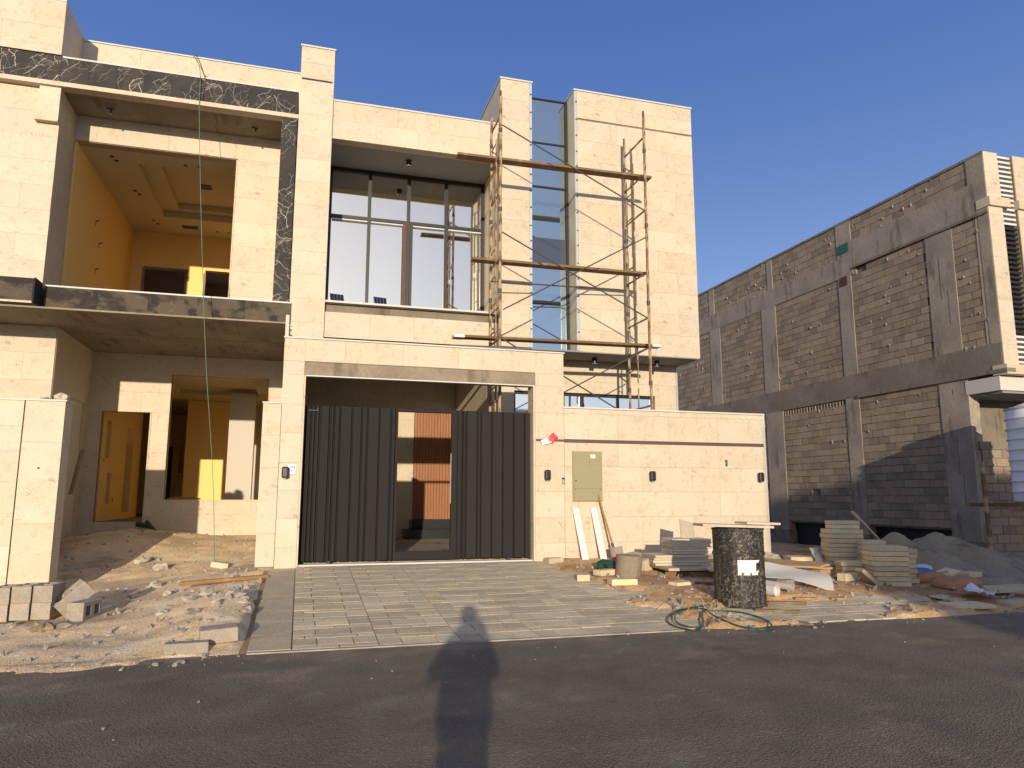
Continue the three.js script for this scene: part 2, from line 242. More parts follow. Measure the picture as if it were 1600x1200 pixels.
{
  const far = new THREE.PlaneGeometry(900, 900); far.rotateX(-Math.PI / 2); far.translate(0, -0.2, 0); boxUV(far);
  struct('ground', far, sandMat);
  const sg = grid(-9, 19, -23, -7.1, 0.07, terr), sc = [], sp = sg.attributes.position;
  for (let i = 0; i < sp.count; i++) { const x = sp.getX(i), z = sp.getZ(i), n = fb(x * 1.3, z * 1.6, 71, 0, 5), b = sm(3.2, 4.6, x + (n - 0.5) * 2), q = sm(0.48, 0.64, n) * 0.3 + sm(0.6, 0.75, fb(x * 6, z * 6, 81, 0, 3)) * 0.12; sc.push(lerp(1, 0.8, b) - q, lerp(1, 0.68, b) - q, lerp(1, 0.56, b) - q * 0.9); }   // earth is browner right of the driveway
  sg.setAttribute('color', new THREE.Float32BufferAttribute(sc, 3)); const earth = sandMat.clone(); earth.vertexColors = true; struct('sandy_ground', sg, earth);
  const near = grid(-9, 15, -7.85, 0.55, 0.1, () => 0), rest = [grid(-60, -9, -7.85, 6.5, 1, () => 0), grid(15, 60, -7.85, 6.5, 1, () => 0), grid(-9, 15, 0.55, 6.5, 1, () => 0)];
  const g = mergeGeometries([near, ...rest]), c = [], p = g.attributes.position;
  for (let i = 0; i < p.count; i++) {                               // drifted sand and dust in ragged patches, darker worn and oily spots
    const x = p.getX(i), z = p.getZ(i), n = fb(x * 0.35, z * 0.8, 3, 0, 4), m = fb(x * 1.4, z * 2.6, 13, 0, 5), k = fb(x * 5, z * 6, 23, 0, 4), e = Math.exp(-(z + 7.85) / 0.9);
    const d = sm(0.5, 0.75, n) * 0.3 + sm(0.56, 0.72, m) * 0.35 + sm(0.62 - e * 0.28, 0.78 - e * 0.2, k * 0.6 + m * 0.4) * 0.9, o = sm(0.6, 0.74, fb(x * 0.8 + 9, z * 1.1, 33, 0, 5)) * 0.1, t = 0.95 + (n - 0.5) * 0.16 + (k - 0.5) * 0.12 - o;
    c.push(t + d * 0.4, t + d * 0.335, t + d * 0.26);
  }
  g.setAttribute('color', new THREE.Float32BufferAttribute(c, 3));
  struct('road', g, asphalt);
  const op = bx(-40, 40, -0.15, 0.12, 6.5, 9.5); struct('pavement_opposite', op, concrete);
}
{ // driveway and verge of concrete pavers
  const R = rng(11), base = struct('driveway', grid(-0.5, 8.7, -13.1, -7.85, 0.4, (x, z) => lev(x, z) - 0.004), jointSand);
  const slope = (z) => clamp((-7.85 - z) / 5.15) * 0.35, ang = Math.atan(0.35 / 5.15);
  const list = [], H = 0.05;
  const add = (x0, x1, z0, z1) => { // z0 < z1
    const cx = (x0 + x1) / 2, cz = (z0 + z1) / 2; let cov = 0; for (const [a, b] of [[x0, z0], [x1, z0], [x0, z1], [x1, z1], [cx, cz]]) if (terr(a, b) > lev(a, b) + 0.016) cov++;
    if (cov < 5) list.push([x0, x1, z0, z1]);
  };
  let first = true;
  for (let x = 0.0; x < 8.6; x += 0.86) {
    let z = -7.86 - R() * 0.03, k = R() < 0.5;
    const a = x, b = Math.min(x + 0.86, 8.65);
    while (z > -13) {
      const d = Math.min(k ? 0.285 : 0.125, z + 13.03); if (d < 0.04) break;
      const w = b - a, cuts = k ? [a, a + w * (0.26 + R() * 0.03), a + w * (0.7 + R() * 0.03), b] : (R() < 0.6 ? [a, a + w * (0.13 + R() * 0.03), a + w * (0.66 + R() * 0.2), b] : [a, a + w * (0.48 + R() * 0.1), b]);
      for (let i = 0; i + 1 < cuts.length; i++) add(cuts[i] + 0.004, cuts[i + 1] - 0.004, z - d + 0.004, z - 0.004);
      z -= d; k = !k;
    }
  }
  // cut concrete edging along the left side
  for (let z = -7.9; z > -12.9; z -= 0.62) part(base, 'edging_slab', slopeBox(-0.42, -0.008, Math.max(z - 0.61, -12.98), z, 0.0), PAVE[2]);
  function slopeBox(x0, x1, z0, z1, lift) {
    const zc = (z0 + z1) / 2, g = new RoundedBoxGeometry(x1 - x0, H, (z1 - z0) / Math.cos(ang), 1, 0.004); boxUV(g, x0 * 3.1 + z0, z0 * 2.7);
    g.rotateX(ang); g.rotateZ((R() - 0.5) * 0.006); const xc = (x0 + x1) / 2; g.translate(xc, lev(xc, zc) - H / 2 + 0.012 + lift, zc); return g;
  }
  list.sort((p, q) => (q[2] + q[3]) - (p[2] + p[3]));
  const rest = [];
  list.forEach(([x0, x1, z0, z1], i) => { const g = slopeBox(x0, x1, z0, z1, (R() - 0.5) * 0.003); if (i < 290) part(base, 'paver', g, PAVE[Math.floor(R() * PAVE.length)]); else rest.push(g); });
  if (rest.length) { const o = part(base, 'far_pavers', mg(rest), PAVE[0]); o.userData.kind = 'stuff'; }
  part(base, 'edge_strip', mg([bx(-0.42, 4.3, -0.06, 0.012, -7.87, -7.80)]), RUB[0]);
}

// ---------------------------------------------------------------- finished villa (right)
function cap(parent, x0, x1, y, z0, z1, h = 0.035) { return part(parent, 'coping', bx(x0 - 0.02, x1 + 0.02, y, y + h, z0 - 0.02, z1 + 0.02), capMat); }
function windowUnit(parent, o, { x0, x1, y0, y1, z, mull = [], trans = [], fw = 0.06, fd = 0.08, glass = mirror, frameMat = blackMetal, name = 'window' }) {
  const bars = [bx(x0, x1, y1 - fw, y1, z - fd, z), bx(x0, x1, y0, y0 + fw, z - fd, z), bx(x0, x0 + fw, y0 + fw, y1 - fw, z - fd, z), bx(x1 - fw, x1, y0 + fw, y1 - fw, z - fd, z)];
  for (const m of mull) bars.push(bx(m - fw / 2, m + fw / 2, y0 + fw, y1 - fw, z - fd + 0.004, z - 0.004));
  for (const t of trans) bars.push(bx(x0 + fw, x1 - fw, t - fw / 2, t + fw / 2, z - fd + 0.002, z - 0.002));
  const w = part(parent, name, mg(bars), frameMat), xs = [x0, ...mull, x1], ys = [y0, ...trans, y1], R = rng(Math.round(x0 * 100 + y0 * 10));
  for (let i = 0; i + 1 < xs.length; i++) for (let j = 0; j + 1 < ys.length; j++) {
    const g = new THREE.BoxGeometry(xs[i + 1] - xs[i] - 0.01, ys[j + 1] - ys[j] - 0.01, 0.012); g.rotateY((R() - 0.5) * 0.012); g.rotateX((R() - 0.5) * 0.012);
    g.translate((xs[i] + xs[i + 1]) / 2, (ys[j] + ys[j + 1]) / 2, z - fd * 0.55); part(w, 'pane', g, glass);
  }
  return w;
}
{
  const V = thing('villa', 'finished cream stone villa with mirrored windows behind the scaffold', 'villa', null, [4.3, 0.35, -17]);
  const F = -15, B = -15.06;
  // tall pier beside the neighbouring house
  const pier = part(V, 'pier', bx(-0.32, 0.32, 4.3, 11.02, -16.6, F - 0.03), stoneCore);
  clad(pier, 'z', F, -0.345, 0.335, 4.3, 11.03, { rows: [4.3, 4.5, 5, 5.5, 6.02, 6.5, 7, 7.5, 8, 8.5, 9, 9.5, 10.27], mats: STONE, wid: 2 });
  clad(pier, 'z', F, -0.345, 0.335, 10.31, 11.03, { rows: [10.31, 10.67, 11.03], mats: STONE, wid: 2 });
  clad(pier, 'x-', -0.35, -16.6, F, 4.3, 11.03, { mats: STONE, row: 0.5, wid: 2 });
  clad(pier, 'x+', 0.34, -16.6, F, 4.3, 11.03, { mats: STONE, row: 0.5, wid: 2 });
  part(pier, 'groove', bx(-0.33, 0.32, 10.27, 10.31, F - 0.032, F - 0.022), blackMetal); part(pier, 'groove', bx(-0.33, 0.32, 6.02, 6.05, F - 0.032, F - 0.0215), blackMetal);
  cap(pier, -0.35, 0.34, 11.035, -16.6, F);
  // parapet beam over the terrace
  const par = part(V, 'parapet', bx(0.345, 4.035, 9.07, 9.9, -15.33, B - 0.03), stoneCore);
  clad(par, 'z', B, 0.345, 4.035, 9.06, 9.91, { rows: [9.06, 9.5, 9.91], mats: STONE, wid: 0.95 }); cap(par, 0.36, 4.02, 9.912, -15.33, B);
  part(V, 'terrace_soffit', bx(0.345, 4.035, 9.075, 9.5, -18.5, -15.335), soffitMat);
  const lampGeo = () => { const g = new THREE.CylinderGeometry(0.06, 0.06, 0.13, 20); return g; };
  const soffitLamp = (x, y, z, parent) => { const g = lampGeo(); g.translate(x, y - 0.066, z); const l = part(parent, 'downlight', g, blackMetal); const r = new THREE.TorusGeometry(0.05, 0.008, 6, 20); r.rotateX(Math.PI / 2); r.translate(x, y - 0.133, z); part(l, 'rim', r, trimMetal); return l; };
  soffitLamp(2.07, 9.075, -15.69, V);
  // terrace window wall
  const win = windowUnit(V, 'z', { x0: 0.36, x1: 4.03, y0: 5.45, y1: 9.07, z: -16.45, mull: [1.29, 2.2, 3.1], trans: [7.89], fw: 0.075, fd: 0.1 });
  part(win, 'door_leaf_edge', bx(2.07, 2.16, 5.55, 7.85, -16.44, -16.4), doorBrown); part(win, 'door_leaf_edge', bx(2.24, 2.3, 5.55, 7.85, -16.44, -16.4), blackMetal);
  for (const [a, b] of [[0.45, 1.25], [1.33, 2.15], [2.25, 3.05], [3.15, 3.95]]) part(win, 'transom_lip', bx(a, b, 7.8, 7.825, -16.5, -16.43), whitePaint);
  part(V, 'terrace_floor', bx(0.345, 4.035, 4.98, 5.42, -16.6, -15.3), concrete);
  part(V, 'sill', bx(0.345, 4.035, 5.46, 5.5, -16.4, -15.0), capMat); part(V, 'sill_bed', bx(0.345, 4.035, 5.27, 5.458, -15.3, -15.15), concreteDark);
  const low = part(V, 'wall', bx(0.345, 4.035, 4.74, 5.265, -15.33, B - 0.03), stoneCore);
  clad(low, 'z', B, 0.345, 4.035, 4.735, 5.27, { rows: [4.735, 5.27], mats: STONE });
  // second pier
  const p2 = part(V, 'pier', bx(4.07, 4.74, 4.76, 11.02, -18.4, F - 0.03), stoneCore);
  clad(p2, 'z', F, 4.04, 4.73, 4.76, 11.03, { mats: STONE, row: 0.5, wid: 2 });
  clad(p2, 'x-', 4.04, -18.4, F - 0.031, 4.76, 11.03, { mats: STONE, row: 0.5, wid: 1.1 });
  cap(p2, 4.04, 4.79, 11.035, -18.4, F);
  const clips = (x, y0, y1, z, n, s) => { const R = rng(n * 7), l = []; for (let i = 0; i < n; i++) { const y = lerp(y0, y1, (i + 0.5) / n) + (R() - 0.5) * 0.08; l.push(bx(x - 0.02, x + 0.02, y, y + 0.018 + R() * 0.02, z - 0.004, z + 0.012)); } return mg(l); };
  const tr = part(V, 'edge_trim', bx(4.735, 4.79, 4.76, 11.03, F - 0.45, F - 0.004), trimMetal); part(tr, 'trim_clips', clips(4.762, 5, 10.9, F - 0.004, 15), rodMat);
  // glazed slot
  const sl = windowUnit(V, 'z', { x0: 4.79, x1: 5.84, y0: 4.76, y1: 11.0, z: -15.5, mull: [], trans: [8.76, 9.86], fw: 0.035, fd: 0.06, glass: mirrorBlue, name: 'slot_window' });
  part(sl, 'spandrel', bx(4.83, 5.8, 6.78, 7.5, -15.52, -15.508), spandrel); part(sl, 'corner_post', bx(5.79, 5.838, 4.76, 11.0, -15.5, -15.46), blackMetal);
  // projecting block
  const blk = part(V, 'block', bx(5.87, 8.89, 4.77, 11.03, -20, F - 0.03), stoneCore);
  const rw = []; for (let i = 0; i <= 11; i++) rw.push(lerp(4.74, 10.3, i / 11));
  clad(blk, 'z', F, 5.9, 8.92, 4.74, 10.3, { rows: rw, mats: STONE, wid: 1.0 });
  clad(blk, 'z', F, 5.9, 8.92, 10.345, 11.03, { rows: [10.345, 10.69, 11.03], mats: STONE, wid: 1.0 });
  part(blk, 'groove', bx(5.9, 8.9, 10.3, 10.345, F - 0.034, F - 0.018), concreteDark);
  clad(blk, 'x-', 5.84, -15.49, F - 0.031, 4.76, 11.03, { mats: STONE, row: 0.5, wid: 2 });
  clad(blk, 'x+', 8.92, -20, F - 0.031, 4.74, 11.03, { mats: STONE, row: 0.5, wid: 1.2 });
  cap(blk, 5.84, 8.92, 11.035, -20, F);
  const tb = part(V, 'edge_trim', bx(5.842, 5.898, 4.76, 11.03, F - 0.03, F - 0.003), trimMetal); part(tb, 'trim_clips', clips(5.885, 5, 10.9, F - 0.003, 15), rodMat);
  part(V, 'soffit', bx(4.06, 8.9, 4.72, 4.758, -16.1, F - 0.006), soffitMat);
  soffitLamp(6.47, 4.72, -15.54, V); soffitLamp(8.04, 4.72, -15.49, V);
  part(V, 'terrace_slab', bx(-0.34, 4.135, 4.74, 4.97, -20.3, -15.34), plaster);
  // ground floor behind the boundary wall
  const gw = wall(V, 'wall', 'z', -16.03, 0.25, 4.17, 8.81, 0.3, 4.715, stoneCore, [[4.66, 8.23, 2.9, 3.95]]);
  clad(gw, 'z', -16, 4.14, 8.81, 0.3, 4.715, { mats: STONE, row: 0.5, wid: 1.0, holes: [[4.66, 8.23, 2.9, 3.95]] });
  part(gw, 'corner_trim', bx(8.812, 8.85, 0.3, 4.715, -16.3, -15.985), trimMetal);
  windowUnit(V, 'z', { x0: 4.66, x1: 8.23, y0: 2.9, y1: 3.95, z: -16.1, mull: [5.9, 6.35, 7.3], fw: 0.06, name: 'ribbon_window' });
  part(V, 'room_wall', bx(4.45, 8.8, 0.4, 4.7, -20, -19.8), plaster);
  const ys = wall(V, 'wall', 'x-', 4.17, 0.25, -20.2, -16.031, 0.3, 4.735, stoneCore); clad(ys, 'x-', 4.14, -20.2, -16.031, 0.3, 4.735, { mats: STONE, row: 0.5, wid: 1.0 });
  const yb = wall(V, 'wall', 'z', -20.23, 0.3, -0.35, 4.42, 0.3, 4.735, stoneCore); clad(yb, 'z', -20.2, -0.35, 4.13, 0.3, 4.735, { mats: STONE, row: 0.55, wid: 1.0, holes: [[2.99, 4.14, 0.3, 3.9]] });
  part(V, 'party_wall', bx(-0.36, -0.3, 0.3, 4.735, -20.2, -13.36), plaster);
  part(V, 'yard_floor', bx(-0.1, 9.1, -0.1, 0.44, -20.2, -13.42), concrete);
  const dr = part(V, 'timber_door', bx(3.0, 4.13, 0.92, 3.9, -20.225, -20.17), doorBrown);
  for (let i = 0; i < 14; i++) part(dr, 'slat', bx(3.004 + i * 0.08, 3.07 + i * 0.08, 0.93, 3.89, -20.169, -20.145, i * 0.37, i * 0.61), slatWood);
  part(V, 'step', bx(2.72, 4.13, 0.445, 0.68, -20.2, -19.35), granite); part(V, 'step', bx(2.9, 4.13, 0.683, 0.915, -20.2, -19.7), granite);
}
for (const [x, lab] of [[0.62, 'small solar panel leaning on the window at the terrace sill, nearer the tall pier'], [1.53, 'small solar panel leaning on the window at the terrace sill, second from the tall pier']]) {
  const s = thing('solar_panel', lab, 'solar panel', 'solar panels on the terrace sill', [x, 5.5, -15.5]);
  const put = (n, g, m) => { g.rotateX(-0.42); g.rotateY(0.18); g.translate(x, 5.505, -15.5); return part(s, n, g, m); };
  put('frame', bx(-0.15, 0.15, 0, 0.34, -0.012, 0.0), trimMetal); for (let i = 0; i < 4; i++) put('cell_strip', bx(-0.135 + i * 0.069, -0.072 + i * 0.069, 0.012, 0.328, 0.0, 0.006), std({ color: lin(0.012, 0.014, 0.035), roughness: 0.25 }));
  part(s, 'prop', bar([x + 0.03, 5.502, -15.8], [x + 0.02, 5.78, -15.63], 0.008), trimMetal);
}

// ---------------------------------------------------------------- boundary wall with the gate portal
{
  const W = thing('boundary_wall', 'cream stone boundary wall with tall gate portal in front of the finished villa', 'wall', null, [4.4, 0.3, GZ]);
  const op = [0, 4.19, -1, 3.6], F = GZ;
  const core = wall(W, 'portal', 'z', F - 0.03, 0.31, -0.325, 4.765, 0.1, 4.22, stoneCore, [op, [-0.0, 4.2, -1, 3.84]]);
  clad(core, 'z', F, -0.345, 4.77, 0.3, 4.235, { rows: [0.3, 0.68, 1.15, 1.62, 2.09, 2.59, 3.09, 3.6, 3.84, 4.235], mats: STONE, wid: 1.02, holes: [[0, 4.2, -1, 3.845]] });
  part(core, 'jamb_lining', bx(4.162, 4.198, 0.3, 3.6, F - 0.34, F - 0.003), stoneTrim); part(core, 'jamb_lining', bx(0.002, 0.03, 0.3, 3.6, F - 0.34, F - 0.003), stoneTrim);
  part(W, 'lintel', bx(0.002, 4.198, 3.604, 3.838, F - 0.33, F - 0.02), concreteBrown, 'bare concrete lintel over the gate'); part(W, 'lintel_bead', bx(0.032, 4.16, 3.585, 3.602, F - 0.1, F - 0.004), whitePaint);
  cap(core, -0.345, 4.77, 4.24, F - 0.34, F, 0.025);
  const fc = part(W, 'wall', bx(4.768, 9.12, 0.0, 3.17, F - 0.3, F - 0.03), stoneCore);
  clad(fc, 'z', F, 4.773, 9.15, 0.3, 2.535, { rows: [0.36, 0.68, 1.15, 1.62, 2.09, 2.535], mats: STONE, wid: 1.05, off: 0.45 });
  clad(fc, 'z', F, 4.773, 9.15, 2.6, 3.185, { rows: [2.6, 3.09, 3.185], mats: STONE, wid: 1.05 });
  part(fc, 'groove', bx(4.773, 9.14, 2.535, 2.6, F - 0.031, F - 0.02), std({ color: lin(0.09, 0.055, 0.04), roughness: 0.5 }));
  part(core, 'groove', bx(4.21, 4.768, 2.548, 2.59, F - 0.031, F + 0.002), std({ color: lin(0.09, 0.055, 0.04), roughness: 0.5 }));
  clad(fc, 'x+', 9.15, F - 0.3, F - 0.002, 0.1, 3.185, { mats: STONE, row: 0.5, wid: 2 });
  part(fc, 'corner_bead', bx(9.128, 9.158, 0.3, 3.2, F - 0.001, F + 0.008), capMat); cap(fc, 4.79, 9.14, 3.19, F - 0.3, F, 0.03);
}
{ // sliding gate with an open wicket
  const zf = -13.14, zb = -13.2, G = thing('gate', 'dark brown ribbed metal gate with open wicket doorway in its middle', 'gate', null, [2.1, 0.4, zf]);
  const R = rng(5), y0 = 0.43, y1 = 3.09, wk = [1.66, 2.64, 0.57, 3.035];
  wall(G, 'back_sheet', 'z', zb, 0.03, 0.05, 4.15, y0, y1, gateMat[2], [[wk[0], wk[1], wk[2], wk[3]]]);
  part(G, 'wicket_frame', mg([bx(1.62, 1.66, y0, y1, zb, zf + 0.012), bx(2.64, 2.74, y0, y1, zb, zf + 0.012), bx(1.661, 2.639, 3.036, y1, zb, zf + 0.01), bx(1.661, 2.639, y0, 0.569, zb, zf + 0.01)]), gateMat[0]);
  const ribs = (a, b) => { let x = a, wide = true; while (x < b - 0.02) { const w = Math.min(wide ? [0.16, 0.09, 0.06, 0.2][Math.floor(R() * 4)] : 0.006 + R() * 0.01, b - x); const rb = () => { const s = new THREE.Shape(), c = 0.016; s.moveTo(x, zb + 0.002); s.lineTo(x + w, zb + 0.002); s.lineTo(x + w - c, zf); s.lineTo(x + c, zf); s.closePath(); const q = new THREE.ExtrudeGeometry(s, { depth: y1 - y0, bevelEnabled: false }); q.rotateX(Math.PI / 2); q.scale(1, 1, 1); q.translate(0, y1, 0); return boxUV(q); }; if (wide) part(G, 'rib', rb(), gateMat[Math.floor(R() * 3)]); x += w; wide = !wide; } };
  ribs(0.09, 1.618); ribs(2.742, 4.15);
  part(G, 'guide_post', bx(0.035, 0.075, 0.33, 3.1, -13.26, -13.2), blackMetal); part(G, 'guide_post', bx(4.152, 4.16, 0.33, 3.1, -13.26, -13.2), blackMetal);
  part(G, 'latch', mg([bx(0.1, 0.26, 3.0, 3.012, zf, zf + 0.012), bx(0.25, 0.262, 3.012, 3.05, zf, zf + 0.012)]), blackMetal);
  part(G, 'threshold', bx(0.02, 4.16, 0.352, 0.385, -13.22, -13.06), capMat); part(G, 'roller', bx(0.5, 0.56, 0.385, 0.43, -13.2, -13.16), blackMetal); part(G, 'roller', bx(3.7, 3.76, 0.385, 0.43, -13.2, -13.16), blackMetal);
  const leaf = bx(0, 0.96, 0.58, 3.03, -0.05, 0); leaf.rotateY(1.66); leaf.translate(1.665, 0, -13.21); part(G, 'wicket_door', leaf, gateMat[1]);
  part(G, 'strike_plate', bx(2.632, 2.639, 1.4, 2.3, -13.19, -13.16), trimMetal);
}
const wallLamp = (x, lab) => { // cylinder up-down lights
  const l = thing('wall_lamp', lab, 'lamp', 'black wall lamps along the boundary wall', [x, 1.92, GZ]);
  const g = new RoundedBoxGeometry(0.115, 0.19, 0.085, 3, 0.03); g.translate(x, 1.92, GZ + 0.065); part(l, 'body', g, blackMetal);
  part(l, 'back_plate', bx(x - 0.04, x + 0.04, 1.86, 1.98, GZ + 0.002, GZ + 0.025), blackMetal); const c = new THREE.CylinderGeometry(0.032, 0.032, 0.006, 16); c.translate(x, 1.823, GZ + 0.065); part(l, 'lens', c, trimMetal);
};
wallLamp(-0.235, 'black wall lamp beside the blue number plate, left of the gate'); wallLamp(4.415, 'black wall lamp between the gate and the meter cabinet');
wallLamp(6.56, 'black wall lamp on the boundary wall right of the meter cabinet'); wallLamp(8.975, 'black wall lamp at the far right end of the boundary wall');
{
  const cv = document.createElement('canvas'); cv.width = 128; cv.height = 160; const c = cv.getContext('2d');
  c.fillStyle = '#e9e6ea'; c.fillRect(0, 0, 128, 160); c.fillStyle = '#c5c6dd'; c.fillRect(8, 8, 112, 144); c.fillStyle = '#3a3d6e'; c.font = 'bold 62px sans-serif'; c.fillText('19', 14, 66); c.fillStyle = '#5c6660'; c.fillRect(92, 20, 26, 40);
  c.fillStyle = '#4a4d7a'; for (const [x, y, w] of [[14, 92, 20], [14, 108, 12], [46, 96, 40], [50, 118, 30], [96, 84, 20]]) c.fillRect(x, y, w, 9);
  const t = new THREE.CanvasTexture(cv); t.colorSpace = THREE.SRGBColorSpace;
  const p = thing('number_plate', 'small blue and white house number plate at the left gate jamb', 'sign', null, [-0.13, 1.97, GZ]);
  part(p, 'plate', bx(-0.192, -0.072, 1.895, 2.055, GZ + 0.002, GZ + 0.014), whitePaint); const f = new THREE.PlaneGeometry(0.114, 0.154); f.translate(-0.132, 1.975, GZ + 0.0155); part(p, 'print', f, std({ map: t, roughness: 0.4 }));
}
{
  const olive = std({ color: lin(0.29, 0.25, 0.135), roughness: 0.5, metalness: 0.15 }), m = thing('meter_cabinet', 'olive green metal electricity meter cabinet on the boundary wall', 'cabinet', null, [5.22, 1.43, GZ]);
  const b = part(m, 'box', bx(4.925, 5.52, 1.435, 2.375, GZ + 0.003, GZ + 0.03), olive);
  const d = part(m, 'door', mg([bx(4.945, 5.5, 1.68, 2.355, GZ + 0.031, GZ + 0.043)]), olive); part(m, 'lower_flap', bx(4.945, 5.5, 1.455, 1.672, GZ + 0.031, GZ + 0.043), olive);
  const wn = part(d, 'viewing_flap', bx(5.26, 5.48, 2.12, 2.33, GZ + 0.044, GZ + 0.052), olive);
  const cv = document.createElement('canvas'); cv.width = 96; cv.height = 64; const c = cv.getContext('2d'); c.fillStyle = '#f1ead9'; c.fillRect(0, 0, 96, 64); c.fillStyle = '#7d1f14'; c.font = 'bold 40px sans-serif'; c.fillText('CP', 18, 46);
  const t = new THREE.CanvasTexture(cv); t.colorSpace = THREE.SRGBColorSpace; const f = new THREE.PlaneGeometry(0.1, 0.065); f.translate(5.325, 2.28, GZ + 0.0535); part(wn, 'sticker', f, std({ map: t }));
  part(d, 'handle', bx(4.965, 5.005, 2.2, 2.3, GZ + 0.044, GZ + 0.056), olive); const lk = new THREE.CylinderGeometry(0.012, 0.012, 0.012, 12); lk.rotateX(Math.PI / 2); lk.translate(4.98, 1.82, GZ + 0.05); part(d, 'lock', lk, blackMetal);
  for (const x of [4.965, 5.48]) { const s = new THREE.CylinderGeometry(0.008, 0.008, 0.01, 8); s.rotateX(Math.PI / 2); s.translate(x, 1.66, GZ + 0.047); part(m, 'screw', s, blackMetal); }
  const h = thing('cable_outlet', 'short looped cable end sticking out of the wall left of the meter cabinet', 'cable', null, [4.74, 1.85, GZ]);
  part(h, 'plug', bx(4.715, 4.765, 1.85, 1.875, GZ + 0.002, GZ + 0.04), blackMetal); part(h, 'loop', curve([[4.735, 1.85, GZ + 0.03], [4.715, 1.8, GZ + 0.05], [4.735, 1.765, GZ + 0.05], [4.765, 1.79, GZ + 0.04], [4.755, 1.835, GZ + 0.02]], 0.006, 24), std({ color: lin(0.3, 0.24, 0.14) }));
  const pp = thing('crumpled_packet', 'crumpled red and white packet stuck in the wall groove by the gate', 'packet', null, [4.46, 2.58, GZ]);
  const crump = (w, h2, s) => { const g = new THREE.PlaneGeometry(w, h2, 8, 8), q = g.attributes.position; for (let i = 0; i < q.count; i++) q.setZ(i, (vn(q.getX(i) * 30 + s, q.getY(i) * 30, 3) - 0.5) * 0.05); const bk = g.clone(); bk.translate(0, 0, -0.003); g.computeVertexNormals(); return g; };
  const a = crump(0.17, 0.14, 3); a.rotateZ(0.75); a.translate(4.53, 2.61, GZ + 0.035); part(pp, 'red_wrapper', a, std({ color: lin(0.55, 0.05, 0.06), roughness: 0.5, side: THREE.DoubleSide }));
  const b2 = crump(0.18, 0.1, 9); b2.rotateZ(0.3); b2.translate(4.4, 2.545, GZ + 0.04); part(pp, 'white_wrapper', b2, std({ color: lin(0.75, 0.73, 0.7), roughness: 0.6, side: THREE.DoubleSide }));
  const gs = new THREE.Shape(); [[-0.035, 0.06], [0.01, 0.075], [0.04, 0.05], [0.03, 0.01], [0.035, -0.05], [0.0, -0.07], [-0.02, -0.03], [-0.01, 0.02]].forEach(([x, y], i) => i ? gs.lineTo(x, y) : gs.moveTo(x, y));
  single('tape_patch', 'small scrap of green tape on the boundary wall', 'tape', null, new THREE.ExtrudeGeometry(gs, { depth: 0.004, bevelEnabled: false }), std({ color: lin(0.02, 0.12, 0.06) }), [8.22, 2.19, GZ + 0.002]);
}

